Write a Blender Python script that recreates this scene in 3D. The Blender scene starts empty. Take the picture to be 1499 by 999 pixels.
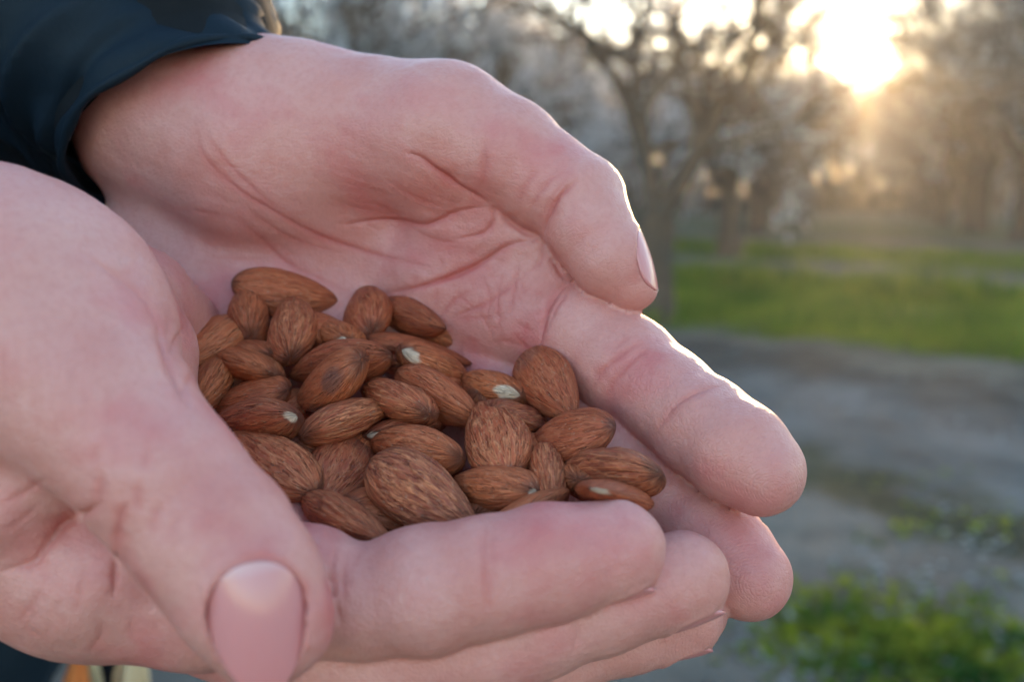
import bpy, bmesh, math, random
import numpy as np
from mathutils import Vector, Matrix
random.seed(7)
rng = np.random.default_rng(11)
S = bpy.context.scene
COL = S.collection
R = math.radians

# ------------------------------------------------------------------ camera
F = 1457.0                       # focal length in pixels of a 1499 wide frame
CAMZ = 1.10
PITCH = math.atan((499.5 - 280.0) / F)
cam_d = bpy.data.cameras.new('camera')
cam = bpy.data.objects.new('camera', cam_d)
COL.objects.link(cam)
cam.location = (0, 0, CAMZ)
cam.rotation_euler = (math.pi / 2 - PITCH, 0, 0)
cam_d.sensor_width = 36.0
cam_d.lens = 36.0 * F / 1499.0
cam_d.clip_start = 0.01
cam_d.clip_end = 3000
cam_d.dof.use_dof = True
cam_d.dof.focus_distance = 0.176
cam_d.dof.aperture_fstop = 12.5
S.camera = cam

# ------------------------------------------------------------------ sky, sun, exposure
SUN_EL, SUN_AZ = R(6.9), R(19.1)          # azimuth to the right of +Y
world = bpy.data.worlds.new('World')
S.world = world
world.use_nodes = True
nt = world.node_tree
bg = nt.nodes['Background']
sky = nt.nodes.new('ShaderNodeTexSky')
sky.sky_type = 'NISHITA'
sky.sun_disc = False
sky.sun_elevation = SUN_EL
sky.sun_rotation = SUN_AZ
sky.air_density = 1.0
sky.dust_density = 0.25
sky.ozone_density = 1.55
# bright aureole round the sun
tc = nt.nodes.new('ShaderNodeTexCoord')
dp = nt.nodes.new('ShaderNodeVectorMath'); dp.operation = 'DOT_PRODUCT'
dp.inputs[1].default_value = (math.sin(SUN_AZ) * math.cos(SUN_EL), math.cos(SUN_AZ) * math.cos(SUN_EL), math.sin(SUN_EL))
nt.links.new(tc.outputs['Generated'], dp.inputs[0])
def powr(e, k):
    a = nt.nodes.new('ShaderNodeMath'); a.operation = 'POWER'; nt.links.new(dp.outputs['Value'], a.inputs[0]); a.inputs[1].default_value = e
    b = nt.nodes.new('ShaderNodeMath'); b.operation = 'MULTIPLY'; nt.links.new(a.outputs[0], b.inputs[0]); b.inputs[1].default_value = k
    return b.outputs[0]
ad = nt.nodes.new('ShaderNodeMath'); nt.links.new(powr(3500, 80.0), ad.inputs[0]); nt.links.new(powr(350, 5.0), ad.inputs[1])
sc_ = nt.nodes.new('ShaderNodeVectorMath'); sc_.operation = 'SCALE'; sc_.inputs[0].default_value = (1.0, 0.80, 0.52); nt.links.new(ad.outputs[0], sc_.inputs['Scale'])
ad2 = nt.nodes.new('ShaderNodeVectorMath'); ad2.operation = 'ADD'
nt.links.new(sky.outputs[0], ad2.inputs[0]); nt.links.new(sc_.outputs[0], ad2.inputs[1])
nt.links.new(ad2.outputs[0], bg.inputs['Color'])
bg.inputs['Strength'].default_value = 0.15
sun_d = bpy.data.lights.new('sun', 'SUN')
sun = bpy.data.objects.new('sun', sun_d)
COL.objects.link(sun)
sun_dir = Vector((math.sin(SUN_AZ) * math.cos(SUN_EL), math.cos(SUN_AZ) * math.cos(SUN_EL), math.sin(SUN_EL)))
sun.rotation_euler = (-sun_dir).to_track_quat('-Z', 'Y').to_euler()
sun.location = sun_dir * 50
sun_d.energy = 3.0
sun_d.angle = R(0.53)
sun_d.color = (1.0, 0.63, 0.29)
S.view_settings.view_transform = 'Standard'
S.view_settings.look = 'None'
S.view_settings.exposure = 2.5
S.view_settings.gamma = 1.0
S.render.engine = 'CYCLES'
S.cycles.use_denoising = True
S.cycles.max_bounces = 8
S.cycles.volume_bounces = 1
S.cycles.transparent_max_bounces = 8
S.cycles.sample_clamp_indirect = 8.0

# ------------------------------------------------------------------ helpers
ct, st = math.cos(PITCH), math.sin(PITCH)
RIGHT = np.array([1.0, 0, 0]); FWD = np.array([0, ct, -st]); UP = np.array([0, st, ct])
def P(u, v, d):
    """photo pixel at depth d (mm) -> camera frame in mm: x right, y down, z depth"""
    return np.array([(u - 749.5) / F * d, (v - 499.5) / F * d, d], float)
def to_world(p):
    p = np.asarray(p, float) / 1000.0
    return np.array([0, 0, CAMZ]) + p[..., 0:1] * RIGHT - p[..., 1:2] * UP + p[..., 2:3] * FWD
def ground_at(u, v):
    """where the ray of a pixel meets the ground plane"""
    q = P(u, v, 1000.0) / 1000
    w = q[0] * RIGHT - q[1] * UP + q[2] * FWD
    t = CAMZ / -w[2]
    return w[0] * t, w[1] * t

def mesh_obj(name, verts, faces, mat=None, parent=None, smooth=True, attrs=None):
    me = bpy.data.meshes.new(name)
    if isinstance(faces, np.ndarray):
        n = faces.shape[1]
        me.vertices.add(len(verts)); me.vertices.foreach_set('co', np.ascontiguousarray(verts, np.float32).ravel())
        me.loops.add(faces.size); me.loops.foreach_set('vertex_index', np.ascontiguousarray(faces, np.int32).ravel())
        me.polygons.add(len(faces)); me.polygons.foreach_set('loop_start', np.arange(0, faces.size, n, dtype=np.int32))
        me.update(calc_edges=True)
    else:
        me.from_pydata([tuple(v) for v in verts], [], faces); me.update()
    if smooth: me.polygons.foreach_set('use_smooth', np.ones(len(me.polygons), bool))
    for k, a in (attrs or {}).items():
        a = np.asarray(a, np.float32)
        t = me.attributes.new(k, 'FLOAT_VECTOR' if a.ndim == 2 else 'FLOAT', 'POINT')
        t.data.foreach_set('vector' if a.ndim == 2 else 'value', a.ravel())
    if mat: me.materials.append(mat)
    me.validate()
    o = bpy.data.objects.new(name, me)
    COL.objects.link(o)
    if parent: o.parent = parent
    return o
def tag(o, label=None, cat=None, group=None, kind=None):
    if label: o['label'] = label
    if cat: o['category'] = cat
    if group: o['group'] = group
    if kind: o['kind'] = kind
    return o

class G:
    """node graph helper"""
    def __init__(s, name):
        s.m = bpy.data.materials.new(name); s.m.use_nodes = True
        s.t = s.m.node_tree; s.b = s.t.nodes['Principled BSDF']; s.out = s.t.nodes['Material Output']
    def n(s, typ, **kw):
        x = s.t.nodes.new('ShaderNode' + typ)
        for k, v in kw.items():
            if k.startswith('i_'):
                x.inputs[k[2:].replace('_', ' ')].default_value = v
            else: setattr(x, k, v)
        return x
    def l(s, a, b): s.t.links.new(a, b)
    def put(s, sock, v):
        if isinstance(v, bpy.types.NodeSocket): s.l(v, sock)
        elif v is not None: sock.default_value = v
    def math(s, op, a, b=None, clamp=False):
        x = s.t.nodes.new('ShaderNodeMath'); x.operation = op; x.use_clamp = clamp
        s.put(x.inputs[0], a); s.put(x.inputs[1], b); return x.outputs[0]
    def mix(s, f, a, b, blend='MIX'):
        x = s.t.nodes.new('ShaderNodeMix'); x.data_type = 'RGBA'; x.blend_type = blend
        s.put(x.inputs[0], f); s.put(x.inputs[6], a); s.put(x.inputs[7], b); return x.outputs[2]
    def ramp(s, f, pts):
        x = s.t.nodes.new('ShaderNodeValToRGB'); e = x.color_ramp.elements
        while len(e) < len(pts): e.new(0.5)
        for i, (p, c) in enumerate(pts):
            e[i].position = p; e[i].color = c if len(c) == 4 else (*c, 1)
        s.put(x.inputs[0], f); return x.outputs[0]
    def noise(s, vec, scale, detail=3, rough=0.5):
        x = s.t.nodes.new('ShaderNodeTexNoise'); x.inputs['Scale'].default_value = scale
        x.inputs['Detail'].default_value = detail; x.inputs['Roughness'].default_value = rough
        if vec is not None: s.l(vec, x.inputs['Vector'])
        return x.outputs['Fac']
    def attr(s, name, out='Fac'):
        x = s.t.nodes.new('ShaderNodeAttribute'); x.attribute_name = name; return x.outputs[out]
    def pos(s): return s.n('NewGeometry').outputs['Position']
    def obj(s): return s.n('TexCoord').outputs['Object']
    def bump(s, h, strength, dist, prev=None):
        x = s.t.nodes.new('ShaderNodeBump'); x.inputs['Strength'].default_value = strength
        x.inputs['Distance'].default_value = dist; s.put(x.inputs['Height'], h)
        if prev is not None: s.l(prev, x.inputs['Normal'])
        return x.outputs[0]
    def set(s, **kw):
        for k, v in kw.items(): s.put(s.b.inputs[k.replace('_', ' ')], v)
        return s.m

def c4(r, g, b): return (r, g, b, 1.0)

# ------------------------------------------------------------------ materials
def m_skin():
    g = G('skin'); p = g.pos()
    red = g.attr('red'); pale = g.attr('pale')
    n1 = g.noise(p, 55, 3, 0.55); n2 = g.noise(p, 230, 3, 0.6); n3 = g.noise(p, 900, 2, 0.6)
    base = g.ramp(n1, [(0.36, c4(0.62, 0.228, 0.185)), (0.50, c4(0.66, 0.278, 0.235)), (0.66, c4(0.62, 0.185, 0.168))])
    base = g.mix(g.math('MULTIPLY', g.math('SUBTRACT', n2, 0.42, True), 1.3, True), base, c4(0.66, 0.285, 0.245))
    base = g.mix(g.math('MULTIPLY', red, 1.0, True), base, c4(0.50, 0.085, 0.07))
    base = g.mix(g.math('MULTIPLY', pale, 1.0, True), base, c4(0.68, 0.335, 0.290))
    base = g.mix(g.math('MULTIPLY', g.math('SUBTRACT', n3, 0.45, True), 0.8, True), base, c4(0.52, 0.150, 0.130))
    v = g.n('TexVoronoi'); v.feature = 'DISTANCE_TO_EDGE'; v.inputs['Scale'].default_value = 1150
    wv = g.n('Vector' + 'Math'); wv.operation = 'ADD'
    nn = g.n('TexNoise'); nn.inputs['Scale'].default_value = 500; g.l(p, nn.inputs['Vector'])
    sc = g.n('VectorMath'); sc.operation = 'SCALE'; sc.inputs['Scale'].default_value = 0.0012
    g.l(nn.outputs['Color'], sc.inputs[0]); g.l(p, wv.inputs[0]); g.l(sc.outputs[0], wv.inputs[1])
    g.l(wv.outputs[0], v.inputs['Vector'])
    cell = g.math('MULTIPLY', g.math('MINIMUM', v.outputs['Distance'], 0.18), 5.0)
    nb = g.bump(cell, 0.45, 0.00014)
    nb = g.bump(g.noise(p, 380, 4, 0.55), 0.28, 0.00036, nb)
    # finger-print ridges where the attribute asks for them
    pr = g.attr('print'); ph = g.attr('ridge')
    wav = g.math('MULTIPLY', g.math('SINE', g.math('MULTIPLY', ph, 2 * math.pi / 0.48)), pr)
    nb = g.bump(wav, 0.35, 0.00005, nb)
    rough = g.math('ADD', 0.37, g.math('MULTIPLY', n3, 0.2))
    g.set(Base_Color=base, Roughness=rough, Normal=nb, Subsurface_Weight=0.30, Subsurface_Scale=0.0011, Specular_IOR_Level=0.5)
    g.b.inputs['Subsurface Radius'].default_value = (1.0, 0.42, 0.28)
    return g.m
def m_nail():
    g = G('nail'); p = g.obj()
    t = g.attr('t')
    c = g.ramp(t, [(0.0, c4(0.68, 0.34, 0.31)), (0.15, c4(0.70, 0.36, 0.35)), (0.26, c4(0.68, 0.27, 0.26)), (0.88, c4(0.66, 0.23, 0.22)), (0.95, c4(0.76, 0.54, 0.46)), (1.0, c4(0.80, 0.70, 0.60))])
    rid = g.noise(g.attr('stream', 'Vector'), 6, 2)
    g.set(Base_Color=c, Roughness=0.16, Normal=g.bump(rid, 0.22, 0.0003), Subsurface_Weight=0.25, Subsurface_Scale=0.0015, Specular_IOR_Level=0.5)
    g.b.inputs['Subsurface Radius'].default_value = (1.0, 0.5, 0.4)
    return g.m
def m_almond():
    g = G('almond_skin'); sv = g.attr('stream', 'Vector'); p = g.obj()
    info = g.n('ObjectInfo').outputs['Random']
    s1 = g.noise(sv, 5.0, 4, 0.62); s2 = g.noise(sv, 13.0, 3, 0.6); n1 = g.noise(p, 130, 3, 0.6)
    base = g.ramp(n1, [(0.3, c4(0.19, 0.033, 0.014)), (0.5, c4(0.37, 0.068, 0.026)), (0.72, c4(0.50, 0.110, 0.039))])
    hue = g.ramp(info, [(0.0, c4(0.19, 0.044, 0.032)), (0.3, c4(0.42, 0.074, 0.028)), (0.55, c4(0.56, 0.140, 0.046)), (0.8, c4(0.44, 0.092, 0.036)), (1.0, c4(0.27, 0.045, 0.022))])
    base = g.mix(0.55, base, hue)
    rd = g.attr('ridge')
    wr = g.attr('wrinkle')
    l1 = g.math('SUBTRACT', 1.0, g.math('MULTIPLY', g.math('ABSOLUTE', g.math('SUBTRACT', s1, 0.5)), 15.0), True)
    l2 = g.math('SUBTRACT', 1.0, g.math('MULTIPLY', g.math('ABSOLUTE', g.math('SUBTRACT', s2, 0.5)), 9.0), True)
    lines = g.math('MULTIPLY', g.math('ADD', g.math('MULTIPLY', l1, 0.75), g.math('MULTIPLY', l2, 0.4), True), wr)
    lift = g.math('ADD', g.math('MULTIPLY', rd, 0.45), g.math('MULTIPLY', lines, 0.7), True)
    base = g.mix(lift, base, c4(0.76, 0.27, 0.12))
    dk = g.math('MULTIPLY', g.math('SUBTRACT', 0.47, s2, True), 4.0, True)
    base = g.mix(g.math('MULTIPLY', dk, 0.45), base, c4(0.085, 0.020, 0.012))
    ends = g.attr('ends')
    base = g.mix(g.math('MULTIPLY', ends, g.math('ADD', 0.3, n1), True), base, c4(0.085, 0.030, 0.024))
    patch = g.attr('patch')
    base = g.mix(patch, base, c4(0.17, 0.080, 0.062))
    dust = g.math('MULTIPLY', g.math('SUBTRACT', g.noise(p, 1500, 2, 0.7), 0.60, True), 3.0, True)
    base = g.mix(dust, base, c4(0.5, 0.33, 0.23))
    chip = g.attr('chip')
    base = g.mix(chip, base, c4(0.76, 0.52, 0.37))
    nb = g.bump(s1, 0.8, 0.0009)
    nb = g.bump(lines, 0.6, 0.0005, nb)
    nb = g.bump(s2, 0.7, 0.0006, nb)
    nb = g.bump(g.noise(p, 1800, 2, 0.6), 0.25, 0.0001, nb)
    g.set(Base_Color=base, Roughness=0.45, Normal=nb, Specular_IOR_Level=0.28, Subsurface_Weight=0.0)
    return g.m
def m_cloth(name, col, rough=0.5, spec=0.4, scale=900):
    g = G(name); p = g.obj()
    n = g.noise(p, 14, 3); k = g.noise(p, scale, 2)
    base = g.mix(n, tuple(x * 0.75 for x in col[:3]) + (1,), tuple(x * 1.25 for x in col[:3]) + (1,))
    g.set(Base_Color=base, Roughness=rough, Specular_IOR_Level=spec, Normal=g.bump(k, 0.25, 0.0003, g.bump(g.noise(p, 60, 3), 0.3, 0.002)))
    return g.m
def m_plain(name, col, rough=0.6, metal=0.0, bump=0.2, scale=60, dist=0.003, var=0.25):
    g = G(name); p = g.obj(); n = g.noise(p, scale, 4)
    base = g.mix(n, tuple(x * (1 - var) for x in col[:3]) + (1,), tuple(x * (1 + var) for x in col[:3]) + (1,))
    g.set(Base_Color=base, Roughness=rough, Metallic=metal, Normal=g.bump(n, bump, dist))
    return g.m
def m_leaf(name, a, b, trans=0.5, scale=1.2):
    g = G(name); p = g.pos(); n = g.noise(p, scale, 3)
    c = g.ramp(n, [(0.35, c4(*a)), (0.65, c4(*b))])
    d = g.n('BsdfDiffuse'); t = g.n('BsdfTranslucent'); m = g.n('MixShader')
    g.l(c, d.inputs['Color']); g.l(c, t.inputs['Color']); m.inputs[0].default_value = trans
    g.l(d.outputs[0], m.inputs[1]); g.l(t.outputs[0], m.inputs[2]); g.l(m.outputs[0], g.out.inputs['Surface'])
    return g.m
def m_ground():
    g = G('orchard_soil'); p = g.pos()
    sep = g.n('SeparateXYZ'); g.l(p, sep.inputs[0]); x, y = sep.outputs[0], sep.outputs[1]
    big = g.noise(p, 0.9, 4, 0.6); mid = g.noise(p, 3.2, 5, 0.65); fine = g.noise(p, 22, 4, 0.7)
    soil = g.ramp(mid, [(0.28, c4(0.085, 0.075, 0.066)), (0.5, c4(0.175, 0.155, 0.138)), (0.75, c4(0.28, 0.26, 0.24))])
    soil = g.mix(g.math('MULTIPLY', g.math('SUBTRACT', fine, 0.5, True), 1.3, True), soil, c4(0.24, 0.215, 0.19))
    dark = g.math('MULTIPLY', g.math('SUBTRACT', g.noise(p, 1.6, 5, 0.7), 0.47, True), 5.0, True)
    soil = g.mix(g.math('MULTIPLY', dark, 0.85), soil, c4(0.050, 0.037, 0.028))
    # moss-green ground under the grass: bands across the lane (distance skewed to the right)
    s = g.math('ADD', y, g.math('MULTIPLY', x, 0.95))
    s = g.math('ADD', s, g.math('MULTIPLY', g.math('SUBTRACT', big, 0.5), 3.0))
    band = g.ramp(g.math('DIVIDE', s, 60.0), [(0.0, c4(0, 0, 0)), (0.148, c4(0, 0, 0)), (0.158, c4(1, 1, 1)), (0.262, c4(1, 1, 1)), (0.275, c4(0.1, 0.1, 0.1)), (0.32, c4(0.1, 0.1, 0.1)), (0.335, c4(0.8, 0.8, 0.8)), (0.43, c4(0.8, 0.8, 0.8)), (0.45, c4(0.1, 0.1, 0.1)), (0.52, c4(0.1, 0.1, 0.1)), (0.55, c4(0.9, 0.9, 0.9)), (1.0, c4(0.5, 0.5, 0.5))])
    sd = g.math('ADD', s, g.math('MULTIPLY', g.math('SUBTRACT', g.noise(p, 2.4, 4, 0.65), 0.5), 1.6))
    ruts = g.ramp(g.math('DIVIDE', sd, 12.0), [(0.0, c4(.75, .72, .68)), (0.32, c4(1.15, 1.08, 1.0)), (0.36, c4(1.1, 1.05, 1.0)), (0.385, c4(0.42, 0.46, 0.30)), (0.43, c4(0.48, 0.50, 0.34)), (0.46, c4(.95, .95, .95)), (0.58, c4(1.1, 1.1, 1.12)), (0.63, c4(0.62, 0.58, 0.55)), (0.69, c4(0.55, 0.50, 0.46)), (0.73, c4(1.15, 1.05, 0.9)), (1.0, c4(1, 1, 1))])
    soil = g.mix(1.0, soil, ruts, 'MULTIPLY')
    grassc = g.ramp(mid, [(0.3, c4(0.045, 0.065, 0.016)), (0.6, c4(0.085, 0.105, 0.024)), (0.8, c4(0.15, 0.135, 0.04))])
    col = g.mix(g.math('MULTIPLY', band, 0.9), soil, grassc)
    g.set(Base_Color=col, Roughness=0.95, Specular_IOR_Level=0.1, Normal=g.bump(fine, 0.9, 0.03, g.bump(mid, 0.8, 0.12)))
    return g.m
M = dict(skin=m_skin(), nail=m_nail(), almond=m_almond(),
         jacket=m_cloth('navy_nylon', (0.0048, 0.012, 0.021), 0.68, 0.2), lining=m_cloth('dark_lining', (0.006, 0.007, 0.009), 0.8, 0.2),
         orange=m_cloth('orange_lining', (0.55, 0.17, 0.05), 0.7, 0.2), cream=m_cloth('cream_cotton', (0.62, 0.47, 0.30), 0.8, 0.2),
         denim=m_cloth('dark_denim', (0.014, 0.022, 0.036), 0.85, 0.2), zipper=m_plain('zip_metal', (0.35, 0.29, 0.2), 0.4, 0.7),
         bark=m_plain('bark', (0.085, 0.056, 0.038), 0.95, 0, 0.8, 14, 0.03, 0.45), twig=m_plain('twig', (0.12, 0.074, 0.045), 0.9, 0, 0.2, 20, 0.01, 0.4),
         blossom=m_leaf('blossom', (0.80, 0.76, 0.76), (0.86, 0.85, 0.86), 0.55), soil=m_ground(),
         grass=m_leaf('grass_blade', (0.07, 0.13, 0.016), (0.24, 0.28, 0.035), 0.5, 1.5), weed=m_leaf('weed_leaf', (0.035, 0.10, 0.022), (0.30, 0.32, 0.03), 0.5, 4.0),
         stone=m_plain('pebble', (0.30, 0.28, 0.26), 0.9), petal=m_leaf('petal', (0.75, 0.70, 0.70), (0.82, 0.80, 0.80), 0.4),
         hair=m_plain('hair', (0.03, 0.02, 0.014), 0.5), shoe=m_plain('shoe_leather', (0.04, 0.028, 0.02), 0.6))

# ------------------------------------------------------------------ ground, one sheet to the horizon
def build_ground():
    xs = np.unique(np.concatenate([np.linspace(-8, 12, 121), np.linspace(-400, 400, 41)]))
    ys = np.unique(np.concatenate([np.linspace(-2, 20, 133), np.linspace(-100, 900, 51)]))
    X, Y = np.meshgrid(xs, ys, indexing='ij')
    Z = 0.025 * np.sin(X * 1.7 + 0.6 * Y) * np.sin(Y * 1.3 - X * 0.4) + 0.02 * np.sin(X * 4.1 + 1) * np.sin(Y * 3.3)
    Z *= np.exp(-((X - 2) / 30) ** 2 - ((Y - 8) / 30) ** 2)
    v = np.stack([X, Y, Z], -1).reshape(-1, 3)
    nx, ny = len(xs), len(ys)
    i, j = np.meshgrid(np.arange(nx - 1), np.arange(ny - 1), indexing='ij')
    a = (i * ny + j).ravel()
    f = np.stack([a, a + ny, a + ny + 1, a + 1], 1)
    o = mesh_obj('ground', v, f, M['soil']); tag(o, 'grey brown bare soil of the orchard floor with greener bands', 'ground', kind='structure')
build_ground()

def blades(name, x, y, hmin, hmax, width, mat, label, cat, lean=0.5, leafy=False):
    n = len(x)
    ang = rng.uniform(0, 2 * np.pi, n); h = rng.uniform(hmin, hmax, n); w = width * rng.uniform(0.6, 1.4, n)
    dx, dy = np.cos(ang), np.sin(ang); la = rng.uniform(0, 2 * np.pi, n); ln = h * rng.uniform(0.1, lean, n)
    base = np.stack([x, y, np.full(n, -0.02)], 1)
    side = np.stack([dx, dy, np.zeros(n)], 1) * w[:, None]
    lx = np.stack([np.cos(la) * ln, np.sin(la) * ln, np.zeros(n)], 1)
    up = np.zeros((n, 3)); up[:, 2] = h
    if leafy:
        pts = [base - side * .2 + up * .3, base + side * .2 + up * .3, base + lx * .6 + up * .8 + side, base + lx * .6 + up * .8 - side, base + lx * 1.6 + up]
    else:
        pts = [base - side * .5, base + side * .5, base + lx * .4 + up * .6 + side * .4, base + lx * .4 + up * .6 - side * .4, base + lx * 1.3 + up]
    v = np.stack(pts, 1).reshape(-1, 3)
    k = np.arange(n) * 5
    f = np.concatenate([np.stack([k, k + 1, k + 2], 1), np.stack([k, k + 2, k + 3], 1), np.stack([k + 3, k + 2, k + 4], 1)])
    return tag(mesh_obj(name, v, f, mat, smooth=False), label, cat, kind='stuff')
def band_pts(n, s0, s1, x0, x1, clump=0.5):
    x = rng.uniform(x0, x1, n); s = rng.uniform(s0, s1, n)
    y = s - 0.95 * x
    keep = (np.sin(x * 2.3 + 1.7 * y) + np.sin(x * 1.1 - 2.9 * y + 1) + rng.normal(0, 0.7, n) > -clump * 2) & (y > 1.2)
    return x[keep], y[keep]
gx, gy = band_pts(60000, 9.2, 15.6, -3, 9, 0.7)
blades('grass', gx, gy, 0.06, 0.22, 0.012, M['grass'], 'band of green grass beyond the bare soil lane', 'grass')
gx, gy = band_pts(9000, 13.2, 14.7, -2, 9, -0.25)
blades('tall_grass', gx, gy, 0.18, 0.42, 0.018, M['weed'], 'darker taller tufts along the back of the grass band', 'grass')
gx, gy = band_pts(22000, 20.0, 26, -4, 16, 0.2)
blades('far_grass', gx, gy, 0.06, 0.2, 0.025, M['grass'], 'paler strip of grass further back between the tree rows', 'grass')
# leafy weeds near the lower right and sparse tufts across the lane
wx, wy = [], []
for (u, v, su, sv, n) in [(1190, 905, 45, 26, 210), (1265, 930, 80, 36, 420), (1350, 955, 90, 40, 600), (1440, 985, 90, 46, 650), (1170, 970, 60, 20, 70),
                          (1240, 705, 120, 14, 130), (1420, 765, 90, 14, 70), (1300, 790, 110, 10, 30), (1100, 960, 60, 15, 30)]:
    for _ in range(n):
        a, b = ground_at(random.gauss(u, su), max(560, random.gauss(v, sv)))
        wx.append(a); wy.append(b)
blades('weeds', np.array(wx), np.array(wy), 0.012, 0.05, 0.012, M['weed'], 'low leafy green weeds growing on the soil at lower right', 'weeds', 0.9, True)
def scatter_lumps(name, n, size, mat, label, cat, region):
    vs, fs = [], []
    ico = [(0, 0, 1), (.9, 0, .4), (.28, .85, .4), (-.72, .53, .4), (-.72, -.53, .4), (.28, -.85, .4)]
    for i in range(n):
        u, v = random.uniform(*region[:2]), random.uniform(*region[2:])
        a, b = ground_at(u, v); s = size * random.uniform(0.4, 1.6); th = random.uniform(0, 6.28)
        k = len(vs)
        for (x, y, z) in ico:
            q = random.uniform(0.8, 1.2)
            vs.append((a + s * q * (x * math.cos(th) - y * math.sin(th)), b + s * q * (x * math.sin(th) + y * math.cos(th)) * 0.8, s * (z - 0.15) * 0.7 * q))
        fs += [(k, k + 1 + j, k + 1 + (j + 1) % 5) for j in range(5)]
    return tag(mesh_obj(name, vs, fs, mat, smooth=False), label, cat, kind='stuff')
scatter_lumps('pebbles', 900, 0.012, M['stone'], 'small stones and clods scattered over the bare lane', 'stones', (900, 1600, 500, 1050))
scatter_lumps('fallen_petals', 120, 0.006, M['petal'], 'fallen white petals lying on the soil', 'petals', (900, 1600, 480, 1050))

# ------------------------------------------------------------------ orchard trees
class Tubes:
    def __init__(s): s.v, s.f, s.n = [], [], 0
    def add(s, pts, rad, sides):
        pts = np.asarray(pts, float); m = len(pts)
        t = np.gradient(pts, axis=0); t /= np.linalg.norm(t, axis=1)[:, None] + 1e-9
        ref = np.array([0.3, 0.2, 1.0]) if abs(t[0][2]) < 0.8 else np.array([1.0, 0.1, 0])
        a = np.cross(t, ref); a /= np.linalg.norm(a, axis=1)[:, None]; b = np.cross(t, a)
        an = np.arange(sides) * 2 * np.pi / sides
        ring = pts[:, None] + (a[:, None] * np.cos(an)[None, :, None] + b[:, None] * np.sin(an)[None, :, None]) * np.asarray(rad)[:, None, None]
        s.v.append(ring.reshape(-1, 3))
        i, j = np.meshgrid(np.arange(m - 1), np.arange(sides), indexing='ij')
        p = (i * sides + j).ravel(); q = (i * sides + (j + 1) % sides).ravel()
        s.f.append(np.stack([p, q, q + sides, p + sides], 1) + s.n); s.n += m * sides
    def get(s): return np.concatenate(s.v), np.concatenate(s.f)
def tree_meshes(seed, nblossom, tall=1.0, kidn=(5, 5, 6, 5), bsz=1.0, limb=0.115):
    r = np.random.default_rng(seed)
    tr, cr = Tubes(), Tubes(); tips = []
    def branch(p, d, L, rad, lvl, tube, sides):
        n = 5 if lvl < 2 else (4 if lvl < 4 else 3)
        pts = [p]; dd = d / np.linalg.norm(d)
        for i in range(n - 1):
            dd = dd + r.normal(0, 0.16 if lvl else 0.06, 3) + np.array([0, 0, 0.10 if lvl < 3 else -0.02]); dd /= np.linalg.norm(dd)
            pts.append(pts[-1] + dd * L / (n - 1))
        tube.add(pts, np.linspace(rad, rad * (0.62 if lvl < 4 else 0.35), n), sides)
        return pts, dd
    def grow(p, d, L, rad, lvl):
        tube = tr if lvl <= 1 else cr
        pts, dd = branch(p, d, L, rad, lvl, tube, 8 if lvl == 1 else (5 if lvl == 2 else 3))
        if lvl >= 3: tips.extend([(pts[1], pts[-1])])
        if lvl == 5: return
        kids = kidn[lvl - 1]
        for k in range(kids):
            at = pts[r.integers(2 if lvl < 3 else 1, len(pts))] if k else pts[-1]
            nd = dd + r.normal(0, 0.60, 3); nd[2] += 0.10 if lvl < 3 else -0.12
            grow(at, nd, L * r.uniform(0.55, 0.85), rad * (0.55 if lvl < 3 else 0.5), lvl + 1)
    h = 0.95 * tall
    pts = [np.array([0, 0, -0.1]), np.array([0.01, 0, .15]), np.array([0.02, .02, .5]), np.array([0.0, .03, h])]
    tr.add(pts, [0.27, 0.215, 0.185, 0.19], 14)
    for k in range(4):
        a = k * 1.57 + r.uniform(-.4, .4)
        grow(np.array([0, 0.03, h - 0.06]), np.array([math.cos(a) * .62, math.sin(a) * .62, 1.0]), 1.5 * tall, limb, 1)
    tv, tf = tr.get(); cv, cf = cr.get()
    A = np.array([t[0] for t in tips]); B = np.array([t[1] for t in tips])
    idx = r.integers(0, len(A), nblossom); tt = r.uniform(0, 1, (nblossom, 1))
    c = A[idx] * (1 - tt) + B[idx] * tt + r.normal(0, 0.02, (nblossom, 3))
    n = r.normal(0, 1, (nblossom, 3)); n /= np.linalg.norm(n, axis=1)[:, None]
    ref = r.normal(0, 1, (nblossom, 3)); a = np.cross(n, ref); a /= np.linalg.norm(a, axis=1)[:, None]; b = np.cross(n, a)
    sz = r.uniform(0.010, 0.019, (nblossom, 1)) * bsz
    bv = []
    for k in range(5):
        bv.append(c + sz * (a * math.cos(k * 1.2566) + b * math.sin(k * 1.2566)) + n * sz * 0.4)
    bv.append(c)
    bv = np.stack(bv, 1).reshape(-1, 3); k = np.arange(nblossom) * 6
    bf = np.concatenate([np.stack([k + 5, k + j, k + (j + 1) % 5], 1) for j in range(5)])
    return tv, tf, cv, cf, bv, bf
variants = []
for i, (sd, nb) in enumerate([(3, 1500), (8, 12000), (21, 6000), (34, 13000)]):
    tv, tf, cv, cf, bv, bf = tree_meshes(sd, nb, [1.0, 1.1, 0.95, 1.05][i], [(4, 4, 4, 4), (5, 5, 6, 5), (5, 5, 5, 5), (4, 4, 4, 4)][i], [1, 1, 1, 1.5][i], [0.088, 0.11, 0.11, 0.10][i])
    root = bpy.data.objects.new('almond_tree', None); COL.objects.link(root)
    t = mesh_obj('trunk', tv, tf, M['bark'], root)
    c = mesh_obj('crown', cv, cf, M['twig'], root)
    b = mesh_obj('blossom', bv, bf, M['blossom'], c, smooth=False); b['kind'] = 'stuff'
    root.location = (0, 0, -50)
    variants.append(root)
def copy_tree(o, parent=None):
    c = o.copy(); COL.objects.link(c); c.parent = parent
    for ch in o.children: copy_tree(ch, c)
    return c
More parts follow.
